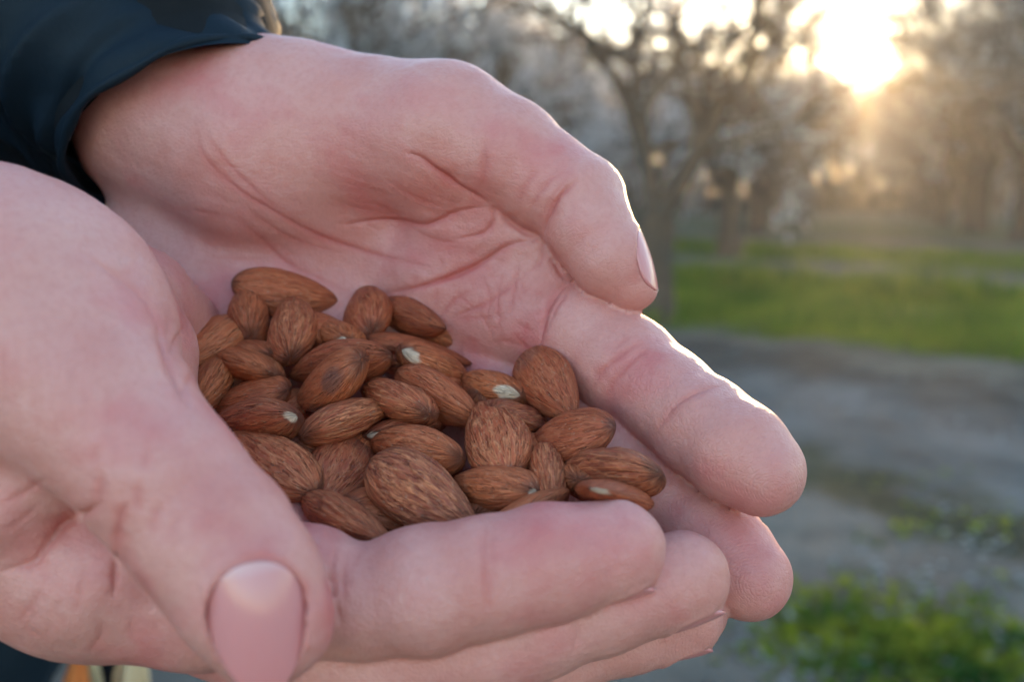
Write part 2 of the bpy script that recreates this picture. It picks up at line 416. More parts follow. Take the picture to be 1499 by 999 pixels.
tree_labels = {(0, 0): 'nearest almond tree with a thick forked trunk standing just behind the far thumb tip',
               (0, 1): 'second almond tree of the row with a slimmer trunk right of the nearest trunk',
               (0, 2): 'third almond tree of the row leaning over the grass right of the two nearer trunks'}
extra_labels = ['hazy almond tree immediately left of the low sun', 'hazy almond tree immediately right of the low sun, far back',
                'tall almond tree in golden haze between the low sun and the right edge', 'faint almond tree behind the third trunk of the near row',
                'tall almond tree cut by the right edge of the photo', 'pale blossoming almond tree right above the jacket cuff',
                'pale blossoming almond tree above the knuckle bend of the far thumb', 'pale blossoming almond tree just left of the nearest forked trunk',
                'whitish blossoming almond tree above the ball of the far thumb', 'small almond tree in the brightest haze straight under the sun', 'pale blossoming almond tree whose crown shows through the limbs of the nearest forked tree']
extra = [(1172, 33.0), (1378, 33.0), (1428, 27.0), (1120, 40.0), (1496, 22.0), (480, 12.5), (690, 15.0), (800, 19.0), (600, 21.0), (1360, 42.0), (955, 27.0)]
dvec, pvec = np.array([0.285, 0.958]), np.array([0.958, -0.285])
used = [False] * 4
trnd = random.Random(2)
spots = [(r_, k) for r_ in range(-6, 7) for k in range(0, 10)] + [(99, i) for i in range(len(extra))]
for r_, k in spots:
    if True:
        base = np.array([1.22, 8.6]) + pvec * 5.6 * r_ + dvec * (8.6 * k if r_ == 0 else 6.6 * k + 3.1 * (r_ % 2))
        base = base + np.array([trnd.uniform(-.3, .3), trnd.uniform(-.3, .3)]) * (0 if r_ == 0 else 1)
        x, y = base
        if r_ == 99: x, y = (extra[k][0] - 750) / F * extra[k][1], extra[k][1]
        az = math.degrees(math.atan2(x, y))
        if y < 4 or abs(az) > 36 or y > 55: continue
        vi = (r_ * 2 + k * 3) % 4
        if r_ < 0: vi = [3, 1][(k + r_) % 2]
        if (r_, k) == (0, 0): vi = 0
        if r_ == 99: vi = 3 if extra[k][0] < 1000 else 1
        o = variants[vi] if not used[vi] else copy_tree(variants[vi])
        used[vi] = True
        o.location = (x, y, 0.0)
        o.rotation_euler = (0, 0, trnd.uniform(0, 6.28))
        s = trnd.uniform(0.92, 1.12) * (1.3 if r_ == 99 and extra[k][0] in (1428, 1496) else 1.0); o.scale = (s, s, s * trnd.uniform(.95, 1.1))
        tag(o, extra_labels[k] if r_ == 99 else tree_labels.get((r_, k), 'blurred almond tree with grey limbs far back among the orchard rows'), 'tree', 'almond trees in the orchard rows')
for i, v_ in enumerate(variants):
    if not used[i]:
        for ch in list(v_.children_recursive): bpy.data.objects.remove(ch)
        bpy.data.objects.remove(v_)

# far belt of trees that closes the orchard
def build_treeline():
    r = np.random.default_rng(77); n = 70000
    x = r.uniform(-50, 70, n); top = 7.2 + .45 * np.sin(x * .31) + .35 * np.sin(x * .83 + 1) + .3 * np.sin(x * 2.1)
    z = top * r.uniform(0, 1, n) ** 1.15; y = 60 + r.normal(0, 2.5, n)
    c = np.stack([x, y, z], 1); a = r.normal(0, 1, (n, 3)); b = r.normal(0, 1, (n, 3))
    a *= r.uniform(.1, .42, (n, 1)) / np.linalg.norm(a, axis=1)[:, None]; b *= r.uniform(.1, .42, (n, 1)) / np.linalg.norm(b, axis=1)[:, None]
    v = np.stack([c - a, c + b, c + a, c - b], 1).reshape(-1, 3)
    o = mesh_obj('treeline', v, np.arange(4 * n).reshape(-1, 4), M['twig'], smooth=False)
    tag(o, 'far brown belt of bare trees closing the orchard on the horizon', 'treeline', kind='stuff')
build_treeline()

# ------------------------------------------------------------------ haze
def build_haze():
    x0, x1, y0, y1, z0, z1 = -420, 420, -120, 920, -1.2, 9.5
    v = [(x, y, z) for x in (x0, x1) for y in (y0, y1) for z in (z0, z1)]
    f = [(0, 1, 3, 2), (4, 6, 7, 5), (0, 4, 5, 1), (2, 3, 7, 6), (0, 2, 6, 4), (1, 5, 7, 3)]
    g = G('haze_air'); g.t.nodes.remove(g.b)
    pv = g.n('VolumePrincipled'); pv.inputs['Density'].default_value = HAZE; pv.inputs['Anisotropy'].default_value = 0.78
    pv.inputs['Color'].default_value = (0.95, 0.94, 0.92, 1)
    g.l(pv.outputs[0], g.out.inputs['Volume'])
    o = mesh_obj('haze', v, f, g.m, smooth=False); tag(o, 'thin golden evening haze hanging between the trees', 'haze', kind='stuff')
HAZE = 0.0029
build_haze()

# ------------------------------------------------------------------ hands: distance fields meshed, in camera-frame mm
import openvdb
def rc(p, a, b, ra, rb):
    """signed distance to a cone with round ends"""
    ba = b - a; l2 = ba @ ba; rr = ra - rb; a2 = l2 - rr * rr
    if a2 <= 1e-6:
        return np.linalg.norm(p - (a if ra > rb else b), axis=1) - max(ra, rb)
    il2 = 1.0 / l2
    pa = p - a; y = pa @ ba; z = y - l2
    q = pa * l2 - ba[None] * y[:, None]
    x2 = np.einsum('ij,ij->i', q, q)
    y2 = y * y * l2; z2 = z * z * l2
    k = np.sign(rr) * rr * rr * x2
    d = (np.sqrt(x2 * a2 * il2) + y * rr) * il2 - ra
    m1 = np.sign(z) * a2 * z2 > k
    m2 = np.sign(y) * a2 * y2 < k
    d = np.where(m2, np.sqrt(x2 + y2) * il2 - ra, d)
    return np.where(m1, np.sqrt(x2 + z2) * il2 - rb, d)
def ell(p, c, ax, r):
    """approximate distance to an ellipsoid; ax = three row axes"""
    q = (p - c) @ ax.T
    k0 = np.linalg.norm(q / r, axis=1); k1 = np.linalg.norm(q / (r * r), axis=1)
    return k0 * (k0 - 1.0) / np.maximum(k1, 1e-9)
def smin(a, b, k):
    h = np.maximum(k - np.abs(a - b), 0.0) / k
    return np.minimum(a, b) - h * h * k * 0.25
FAR_ = 60.0
class Hand:
    """palm + digits; a node is (u, v, depth mm, radius in photo px)"""
    def __init__(s): s.palm, s.digits = [], []
    def node(s, n):
        u, v, d, r = n; return P(u, v, d), r * d / F
    def cone(s, a, b, k=6.0): 
        (pa, ra), (pb, rb) = s.node(a), s.node(b); s.palm.append(('c', pa, pb, ra, rb, k))
    def blob(s, n, axes_px, rot_deg=0, k=6.0, tilt=0):
        u, v, d = n; c = P(u, v, d); r = np.array(axes_px, float) * d / F
        t = R(rot_deg); ax = np.array([[math.cos(t), math.sin(t), 0], [-math.sin(t), math.cos(t), 0], [0, 0, 1.0]])
        e = R(tilt); rt = np.array([[1, 0, 0], [0, math.cos(e), math.sin(e)], [0, -math.sin(e), math.cos(e)]])
        s.palm.append(('e', c, rt @ ax, r, None, k))
    def digit(s, nodes, base=1, kb=6.0, kc=2.0):
        ns = [s.node(n) for n in nodes]
        s.digits.append((ns, base, kb, kc))
    def prim(s, p, pr, lim):
        if pr[0] == 'c': lo = np.minimum(pr[1] - pr[3], pr[2] - pr[4]); hi = np.maximum(pr[1] + pr[3], pr[2] + pr[4])
        else: m = pr[3].max(); lo, hi = pr[1] - m, pr[1] + m
        ok = np.all((p > lo - lim) & (p < hi + lim), axis=1)
        d = np.full(len(p), FAR_)
        if ok.any():
            q = p[ok]; d[ok] = rc(q, *pr[1:5]) if pr[0] == 'c' else ell(q, *pr[1:4])
        return d
    def __call__(s, p, lim=12.0):
        palm = np.full(len(p), FAR_)
        for pr in s.palm: palm = smin(palm, s.prim(p, pr, lim), pr[5])
        D = palm.copy()
        for ns, base, kb, kc in s.digits:
            chain = np.full(len(p), FAR_); bd = palm
            for i in range(len(ns) - 1):
                c = s.prim(p, ('c', ns[i][0], ns[i + 1][0], ns[i][1], ns[i + 1][1]), lim)
                chain = smin(chain, c, kc)
                if i < base: bd = smin(bd, c, kb)
            D = smin(D, smin(bd, chain, 0.8), 0.3)
        return D
    def bounds(s):
        lo, hi = [], []
        for pr in s.palm:
            if pr[0] == 'c': lo += [pr[1] - pr[3], pr[2] - pr[4]]; hi += [pr[1] + pr[3], pr[2] + pr[4]]
            else: m = pr[3].max(); lo.append(pr[1] - m); hi.append(pr[1] + m)
        for ns, *_ in s.digits:
            for c, r in ns: lo.append(c - r); hi.append(c + r)
        return np.min(lo, 0), np.max(hi, 0)
    def grad(s, p, e=0.25):
        g = np.empty_like(p)
        for a in range(3):
            o = np.zeros(3); o[a] = e
            g[:, a] = s(p + o) - s(p - o)
        return g / (np.linalg.norm(g, axis=1)[:, None] + 1e-9)
    def mesh(s, h=1.1):
        lo, hi = s.bounds(); lo -= 3 * h; hi += 3 * h
        n = np.ceil((hi - lo) / h).astype(int) + 1
        vol = np.empty(n, np.float32)
        ys, zs = lo[1] + np.arange(n[1]) * h, lo[2] + np.arange(n[2]) * h
        YY, ZZ = np.meshgrid(ys, zs, indexing='ij')
        step = max(1, 400000 // (n[1] * n[2]))
        for i0 in range(0, n[0], step):
            i1 = min(n[0], i0 + step); xs = lo[0] + np.arange(i0, i1) * h
            p = np.empty((i1 - i0, n[1], n[2], 3)); p[..., 0] = xs[:, None, None]; p[..., 1] = YY; p[..., 2] = ZZ
            vol[i0:i1] = s(p.reshape(-1, 3)).reshape(i1 - i0, n[1], n[2])
        vol = np.clip(vol, -4 * h, 4 * h)
        gr = openvdb.FloatGrid(background=4 * h); gr.copyFromArray(vol)
        v, q = gr.convertToQuads(0.0)
        v = lo + v.astype(float) * h
        for _ in range(2):
            d = s(v); v = v - s.grad(v) * np.clip(d, -h, h)[:, None]
        return v, q[:, ::-1].copy()
def subdivide(v, q):
    """one level of plain quad subdivision"""
    e = np.concatenate([q[:, [0, 1]], q[:, [1, 2]], q[:, [2, 3]], q[:, [3, 0]]]); es = np.sort(e, 1)
    key = es[:, 0].astype(np.int64) * len(v) + es[:, 1]
    uq, first, inv = np.unique(key, return_index=True, return_inverse=True)
    mid = v[es[first]].mean(1); fc = v[q].mean(1)
    n, m, f = len(v), len(q), np.arange(len(q))
    E = n + inv.reshape(4, m); C = n + len(uq) + f
    out = np.concatenate([np.stack([q[:, i], E[i], C, E[i - 1]], 1) for i in range(4)])
    return np.concatenate([v, mid, fc]), out
def tri_normals(v, q):
    fn = np.cross(v[q[:, 2]] - v[q[:, 0]], v[q[:, 3]] - v[q[:, 1]])
    n = np.zeros_like(v)
    for i in range(4): 
        for a in range(3): n[:, a] += np.bincount(q[:, i], fn[:, a], len(v))
    return n / (np.linalg.norm(n, axis=1)[:, None] + 1e-9)
def spline(pts, step=4.0):
    p = np.asarray(pts, float)
    if len(p) < 3: 
        n = max(2, int(np.linalg.norm(p[1] - p[0]) / step)); t = np.linspace(0, 1, n)[:, None]; return p[0] * (1 - t) + p[1] * t
    q = np.concatenate([[2 * p[0] - p[1]], p, [2 * p[-1] - p[-2]]]); out = []
    for i in range(1, len(q) - 2):
        n = max(2, int(np.linalg.norm(q[i + 1] - q[i]) / step)); t = np.linspace(0, 1, n, endpoint=False)[:, None]
        a, b, c, d = q[i - 1], q[i], q[i + 1], q[i + 2]
        out.append(0.5 * (2 * b + (c - a) * t + (2 * a - 5 * b + 4 * c - d) * t ** 2 + (3 * b - a - 3 * c + d) * t ** 3))
    return np.concatenate(out + [p[-1:]])
def px(v): return np.stack([v[:, 0] / v[:, 2] * F + 749.5, v[:, 1] / v[:, 2] * F + 499.5], 1)
def visible(v, n, cell=6.0, tol=5.0):
    uv = px(v); i = ((uv[:, 0] + 600) / cell).astype(int).clip(0, 499); j = ((uv[:, 1] + 600) / cell).astype(int).clip(0, 499)
    z = np.full((500, 500), 1e9); np.minimum.at(z, (i, j), v[:, 2])
    facing = np.einsum('ij,ij->i', n, v) < 0
    return facing & (v[:, 2] < z[i, j] + tol), uv
def sines(v, wl, seed, k=10):
    r = np.random.default_rng(seed); out = np.zeros(len(v))
    for _ in range(k):
        w = r.normal(0, 1, 3); w *= 2 * np.pi / (wl * r.uniform(0.7, 1.6)) / np.linalg.norm(w)
        out += np.sin(v @ w + r.uniform(0, 6.28))
    return out / math.sqrt(k)
def make_hand(H, creases, blush, prints, nails, seed):
    v, q = H.mesh(1.35)
    v, q = subdivide(v, q); v, q = subdivide(v, q)
    d = H(v); v = v - H.grad(v) * np.clip(d, -1, 1)[:, None]
    n = tri_normals(v, q)
    if (n * v).sum() < 0 and np.mean(np.einsum('ij,ij->i', n, v - v.mean(0))) < 0: q = q[:, ::-1].copy(); n = -n
    vis, uv = visible(v, n)
    disp = 0.16 * sines(v, 16, seed) + 0.06 * sines(v, 6, seed + 1) + 0.022 * sines(v, 2.4, seed + 2, 16)
    red = np.zeros(len(v)); pale = np.clip(0.5 + 0.5 * sines(v, 22, seed + 5), 0, 1) * 0.3
    for pts, amp, wid, rd in creases:
        c = spline(pts); lo, hi = c.min(0) - 60, c.max(0) + 60
        idx = np.nonzero(vis & np.all((uv > lo) & (uv < hi), axis=1))[0]
        if not len(idx): continue
        dm = np.full(len(idx), 1e9); tt = np.zeros(len(idx))
        for k in range(len(c) - 1):
            a, b = c[k], c[k + 1]; ab = b - a; L = ab @ ab + 1e-9
            w = uv[idx] - a; t = np.clip(w @ ab / L, 0, 1); dd = np.linalg.norm(w - t[:, None] * ab, axis=1)
            m = dd < dm; dm[m] = dd[m]; tt[m] = (k + t[m]) / (len(c) - 1)
        mm = dm * v[idx, 2] / F
        taper = np.sin(np.pi * np.clip(tt, 0.001, 0.999)) ** 0.75
        mm = mm * (1 + 0.25 * np.sin(tt * 17 + amp * 40)) ; wt = wid * (0.45 + 0.55 * taper)
        disp[idx] -= amp * taper * (0.6 * np.exp(-(mm / wt) ** 2) + 0.4 * np.exp(-(mm / (3.2 * wt)) ** 2))
        red[idx] = np.maximum(red[idx], rd * taper * np.exp(-(mm / (wid * 1.7 + 0.25)) ** 2))
    for (u_, v_, d_, r_, s_) in blush:
        c = P(u_, v_, d_); rr = np.linalg.norm(v - c, axis=1) / (r_ * d_ / F)
        w = np.exp(-rr ** 2 * 1.5) * abs(s_)
        if s_ > 0: red += w * 0.8
        else: pale += w
    prt = np.zeros(len(v)); rdg = np.zeros(len(v))
    for (u_, v_, d_, r_, au, av) in prints:
        c = P(u_, v_, d_); r3 = r_ * d_ / F; w = v - c; m = np.linalg.norm(w, axis=1) < r3 * 1.3
        prt[m] = np.maximum(prt[m], np.clip(1.4 - np.linalg.norm(w[m], axis=1) / r3, 0, 1))
        a = np.array([au, av, 0.0]); a /= np.linalg.norm(a); b = np.array([-a[1], a[0], 0])
        x, y = w[m] @ a, w[m] @ b
        rdg[m] = np.sqrt((x + 5) ** 2 * 0.8 + y * y * 1.3 + 1) + 0.5 * np.sin(y * .5)
    v = v + n * disp[:, None]
    # nails: press the flesh down under each plate and raise the fold around it
    for nl in nails:
        c, a, s_, nn, L, W, Rr = nl
        w = v - c; x = w @ a; y = w @ s_; z = w @ nn
        near = (x > -1.5 * L[0]) & (x < 1.3 * L[1]) & (np.abs(y) < W) & (z > -6) & (z < 5)
        hh = nail_height(x, y, L, Rr); ex = nail_edge(x, y, L, W)     # ex: <1 inside
        ins = near & (ex < 1.0) & (z > hh - 3.0) & (z < hh + (1.8 if W > 12 else 0.7))
        v[ins] -= nn * np.maximum(z[ins] - (hh[ins] - 0.35), -0.2)[:, None]
        f = near & (ex >= 1.0) & (x < L[1] * 0.6) & (z > hh - 2.5) & (z < hh + 2.0) & (ex < 1.6)
        v[f] += nn * (0.26 * np.exp(-((ex[f] - 1.12) / 0.12) ** 2) - 0.04 * np.exp(-((ex[f] - 1.02) / 0.03) ** 2))[:, None]
        red[f] += 0.30 * np.exp(-((ex[f] - 1.03) / 0.10) ** 2)
    return v, q, dict(red=np.clip(red, 0, 1), pale=np.clip(pale, 0, 1), print=prt, ridge=rdg)
def nail_height(x, y, L, Rr):
    return np.sqrt(np.maximum(Rr * Rr - np.minimum(np.abs(y), Rr * .98) ** 2, 0)) - Rr - 0.014 * x * x
def nail_edge(x, y, L, W):
    lp, ld, ep, ed = L
    return np.where(x < 0, ((2 * np.abs(y) / W) ** 2.1 + np.abs(x / lp) ** ep) ** (1 / 2.1), ((2 * np.abs(y) / W) ** 2.1 + np.abs(x / ld) ** ed) ** (1 / 2.1))
def nail_frame(H, u, v, d, axis, L, W, Rr, normal=None):
    """plate centred on the finger surface nearest to the given point; axis towards the finger end; L = (length back, length forward, exponents)"""
    c = P(u, v, d)[None]
    for _ in range(6): c = c - H.grad(c) * np.clip(H(c, 30.0), -3, 3)[:, None]
    n = H.grad(c)[0] if normal is None else np.array(normal, float)
    a = np.array(axis, float); a -= n * (n @ a) / (n @ n); a /= np.linalg.norm(a); n = n / np.linalg.norm(n)
    return (c[0], a, np.cross(n, a), n, L, W, Rr)
def nail_on(node, axis, normal, back, L, W, Rr):
    u, v, d, r = node; n = np.array(normal, float); n /= np.linalg.norm(n); a = np.array(axis, float); a -= n * (n @ a); a /= np.linalg.norm(a)
    return (P(u, v, d) + n * r * d / F * 0.98 - a * back, a, np.cross(n, a), n, L, W, Rr)
def build_nail(nl, parent, lift=0.20):
    c, a, s_, nn, L, W, Rr = nl
    nx, ny = 26, 21
    vs, t = [], []
    for layer in (0, 1):
        for i in range(nx):
            q = -math.cos(math.pi * i / (nx - 1)); x = q * (L[0] if q < 0 else L[1])
            e = abs(q) ** (L[2] if q < 0 else L[3])
            hw = W / 2 * max(1 - e, 0.0) ** (1 / 2.1)
            for j in range(ny):
                y = hw * (-1 + 2 * j / (ny - 1))
                z = float(nail_height(np.array(x), np.array(y), L, Rr)) + lift - layer * 0.55
                vs.append(c + a * x + s_ * y + nn * z); t.append(i / (nx - 1))
    f = []
    N = nx * ny
    for i in range(nx - 1):
        for j in range(ny - 1):
            p = i * ny + j
            f.append((p, p + 1, p + ny + 1, p + ny)); f.append((N + p, N + p + ny, N + p + ny + 1, N + p + 1))
    for i in range(nx - 1):
        for j in (0, ny - 1):
            p = i * ny + j; f.append((p, p + ny, N + p + ny, N + p) if j == 0 else (p, N + p, N + p + ny, p + ny))
    for j in range(ny - 1):
        for i in (0, nx - 1):
            p = i * ny + j; f.append((p, N + p, N + p + 1, p + 1) if i == 0 else (p, p + 1, N + p + 1, N + p))
    vs = np.array(vs)
    st_ = np.stack([(vs - c) @ s_ * 0.5, (vs - c) @ a * 0.03, np.zeros(len(vs))], 1)
    return mesh_obj('fingernail', to_world(vs), f, M['nail'], parent, attrs=dict(t=t, stream=st_))

# far hand: the person's left hand, palm turned to the camera, fingers to the right
FH = Hand()
FH.cone((100, -30, 275, 118), (262, 165, 233, 134), 5)            # forearm into the cuff
FH.cone((268, 178, 231, 140), (380, 235, 226, 150), 10)
FH.blob((470, 205, 218), (205, 118, 78), 12, 12)                  # ball of the thumb
FH.cone((400, 180, 223, 96), (640, 205, 213, 92), 10)
FH.cone((330, 280, 236, 86), (790, 455, 219, 78), 8)              # metacarpals
FH.cone((310, 330, 239, 86), (770, 545, 220, 76), 8)
FH.cone((280, 370, 238, 84), (720, 640, 212, 70), 8)
FH.cone((235, 385, 233, 98), (660, 740, 203, 66), 8)
FH.blob((680, 322, 208), (80, 36, 40), 8, 6)                     # fold of flesh beside the thumb
FH.cone((700, 330, 216, 60), (800, 415, 212, 62), 8)
FH.cone((735, 332, 206, 38), (805, 378, 205, 38), 5)
FH.blob((700, 430, 214), (120, 80, 60), 25, 8)
FH.digit([(560, 200, 214, 96), (648, 200, 208, 97), (735, 222, 203, 82), (800, 268, 201, 72), (845, 295, 198, 69), (862, 335, 195, 62), (890, 378, 193, 55), (926, 418, 192, 39)], 2, 7)
FH.digit([(770, 465, 212, 82), (850, 490, 201, 77), (915, 538, 194, 75), (975, 582, 187, 71), (1030, 626, 180, 74), (1078, 662, 174, 74), (1112, 690, 171, 66)], 1, 7)
FH.digit([(750, 560, 215, 74), (830, 602, 206, 73), (905, 672, 194, 73), (970, 731, 188, 69), (1030, 788, 182, 72), (1060, 815, 179, 72), (1092, 844, 176, 66)], 1, 7)
FH.digit([(700, 660, 209, 70), (800, 730, 196, 66), (900, 810, 183, 64), (1008, 892, 175, 58)], 1, 7)
FH.digit([(650, 750, 196, 66), (740, 820, 190, 58), (800, 870, 185, 54), (860, 900, 181, 46)], 1, 7)

# near hand: the person's right hand, thumb side towards the camera
NH = Hand()
NH.cone((-330, 350, 158, 190), (-60, 450, 153, 190), 8)          # wrist out of frame
NH.blob((15, 466, 152), (232, 208, 150), 25, 9)                  # ball of the thumb
NH.cone((-40, 690, 169, 206), (160, 812, 163, 144), 12)           # back of the hand above the index knuckle
NH.blob((25, 742, 148), (125, 62, 85), -25, 3)                     # folds of flesh in the web below the thumb
NH.blob((165, 838, 151), (105, 66, 95), -38, 4)
NH.cone((120, 470, 172, 130), (205, 520, 176, 82), 8)             # heel of the palm beyond the thumb
NH.cone((185, 455, 192, 100), (288, 500, 216, 52), 8)
NH.cone((120, 650, 172, 140), (470, 830, 168, 70), 8)
NH.cone((150, 700, 176, 140), (420, 900, 172, 80), 8)
NH.digit([(40, 480, 148, 165), (150, 600, 141, 128), (240, 705, 136, 113), (318, 795, 134, 113), (360, 855, 132, 107), (390, 908, 131, 97)], 1, 9)
NH.digit([(120, 815, 159, 136), (300, 865, 155, 114), (445, 866, 149, 94), (530, 886, 149, 79), (620, 866, 149, 92), (712, 845, 149, 87), (800, 826, 150, 84), (900, 807, 152, 74)], 1, 6)
NH.digit([(200, 850, 162, 100), (400, 925, 160, 92), (560, 962, 157, 86), (700, 938, 156, 82), (790, 910, 157, 80), (880, 880, 158, 76), (998, 848, 160, 70)], 1, 6)
NH.digit([(260, 860, 176, 88), (450, 945, 172, 80), (650, 990, 167, 72), (800, 960, 166, 64), (910, 925, 167, 60), (1003, 908, 168, 54)], 1, 6)
NH.digit([(300, 850, 186, 75), (500, 930, 182, 66), (700, 980, 178, 56), (850, 940, 177, 44)], 1, 6)
r_ = random.Random(4)
FAR_FINE = []
FAR_CREASES = [
 ([(800, 348), (745, 360), (690, 392), (620, 418), (550, 434)], 1.1, 0.7, 0.9),
 ([(716, 300), (690, 285), (655, 262), (615, 232), (590, 222)], 1.3, 0.8, 0.8),
 ([(708, 200), (710, 240), (706, 285)], 0.6, 0.9, 0.4),
 ([(716, 302), (668, 312), (620, 330), (560, 322), (500, 330)], 0.9, 0.8, 0.7),
 ([(720, 300), (722, 325), (705, 342), (670, 350)], 0.8, 0.6, 0.7),
 ([(722, 304), (760, 335), (796, 348)], 1.0, 0.7, 0.8),
 ([(285, 180), (300, 230), (345, 275), (415, 318), (480, 350), (560, 375), (650, 396)], 0.55, 0.7, 0.75),
 ([(300, 190), (330, 235), (370, 275), (420, 320)], 0.3, 0.5, 0.55),
 ([(345, 322), (375, 345), (420, 385), (470, 410), (520, 432)], 0.5, 0.7, 0.6),
 ([(225, 310), (280, 308), (345, 318)], 0.2, 0.6, 0.3), ([(300, 376), (350, 380), (410, 383)], 0.2, 0.5, 0.35),
 ([(350, 290), (380, 320), (430, 350), (500, 372)], 0.3, 0.5, 0.5),
 ([(480, 290), (540, 310), (600, 318)], 0.3, 0.9, 0.3), ([(560, 260), (610, 290), (660, 306)], 0.3, 0.8, 0.3), ([(590, 330), (640, 352), (680, 352)], .3, .5, .3),
 ([(832, 415), (808, 438), (795, 470), (789, 510)], 1.2, 0.7, 0.85),
 ([(838, 418), (815, 450), (802, 480)], 0.5, 0.4, 0.5),
 ([(798, 350), (792, 380), (770, 400)], 0.5, 0.6, 0.5), ([(802, 355), (815, 390), (828, 412)], 0.8, 0.6, 0.6),
 ([(655, 465), (700, 450), (745, 420), (775, 395)], 0.45, 0.5, 0.6), ([(640, 470), (665, 440), (690, 425)], 0.3, 0.4, 0.5),
 ([(650, 466), (700, 466), (740, 462)], 0.25, 0.4, 0.45), ([(690, 440), (715, 480), (722, 500)], 0.25, 0.45, 0.4), ([(735, 395), (728, 440), (735, 500)], 0.3, 0.45, 0.5),
 ([(760, 380), (752, 420), (748, 460)], 0.35, 0.5, 0.5), ([(700, 395), (715, 430), (712, 470)], 0.25, 0.4, 0.4), ([(660, 420), (690, 450), (705, 470)], 0.25, 0.4, 0.4),
 ([(710, 505), (740, 500), (775, 512)], 0.3, 0.5, 0.4), ([(750, 485), (760, 500), (778, 512)], 0.3, 0.5, 0.5),
 ([(848, 262), (820, 285), (800, 320), (795, 345)], 0.9, 0.6, 0.7), ([(820, 250), (795, 275), (775, 310)], 0.4, 0.6, 0.45), ([(790, 245), (770, 270), (757, 305)], 0.3, 0.6, 0.35), ([(836, 256), (808, 290), (788, 328)], 0.3, 0.5, 0.4),
 ([(860, 400), (835, 375), (815, 350)], 0.0, 0.5, 0.0),
 ([(870, 330), (850, 350), (828, 372)], 0.12, 0.5, 0.2), ([(880, 355), (855, 375)], 0.1, 0.5, 0.2),
 ([(945, 500), (915, 515), (880, 545), (868, 575)], 0.45, 0.6, 0.6), ([(955, 508), (930, 525), (900, 555), (885, 590)], 0.35, 0.5, 0.5), ([(925, 490), (895, 512)], 0.25, 0.5, 0.4),
 ([(1068, 562), (1030, 570), (990, 592), (965, 625), (958, 645)], 0.5, 0.6, 0.6), ([(1050, 566), (1010, 578), (975, 602)], 0.25, 0.5, 0.4),
 ([(960, 690), (930, 700), (905, 730)], 0.4, 0.6, 0.4), ([(1040, 780), (1000, 790), (975, 810)], 0.4, 0.6, 0.4),
]
FAR_BLUSH = [(1110, 700, 160, 90, .35), (1000, 560, 180, 60, .25), (900, 400, 190, 60, .35), (860, 330, 195, 60, .25), (600, 290, 200, 90, .3), (520, 250, 205, 90, .15), (690, 430, 205, 90, .4), (1090, 850, 165, 80, .4), (330, 290, 215, 60, .3), (420, 330, 218, 80, .3), (740, 240, 195, 60, .25),
             (200, 200, 215, 80, -.6), (420, 130, 215, 80, -.5), (560, 170, 205, 70, -.3), (860, 480, 190, 60, -.3), (1060, 630, 170, 50, -.4), (240, 330, 215, 80, -.2)]
FAR_CREASES = [(p, a * (0.9 if a > 0.7 else 0.62), w * 0.52, r * 0.95) for p, a, w, r in FAR_CREASES]
for i in range(34):                                   # net of fine lines in the palm
    a, b = r_.uniform(600, 790), r_.uniform(360, 500); th = r_.choice([0.2, 0.5, -0.6, 1.3, 1.7]) + r_.uniform(-.25, .25); l_ = r_.uniform(18, 48)
    FAR_FINE.append(([(a, b), (a + l_ * math.cos(th) * .5 + r_.uniform(-3, 3), b + l_ * math.sin(th) * .5 + r_.uniform(-3, 3)), (a + l_ * math.cos(th), b + l_ * math.sin(th))], r_.uniform(.06, .16), 0.26, r_.uniform(.12, .35)))
for i in range(30):
    a, b = r_.uniform(280, 640), r_.uniform(180, 400); th = r_.choice([0.45, 0.7, 0.25]) + r_.uniform(-.3, .3); l_ = r_.uniform(25, 60)
    FAR_FINE.append(([(a, b), (a + l_ * math.cos(th) * .5, b + l_ * math.sin(th) * .5 + r_.uniform(-4, 4)), (a + l_ * math.cos(th), b + l_ * math.sin(th))], r_.uniform(.04, .10), 0.26, r_.uniform(.08, .2)))
FAR_CREASES += FAR_FINE
FAR_PRINTS = [(1105, 690, 163, 85, -0.75, -0.6), (1090, 840, 165, 80, -0.75, -0.6), (905, 400, 192, 60, -0.6, -0.7)]
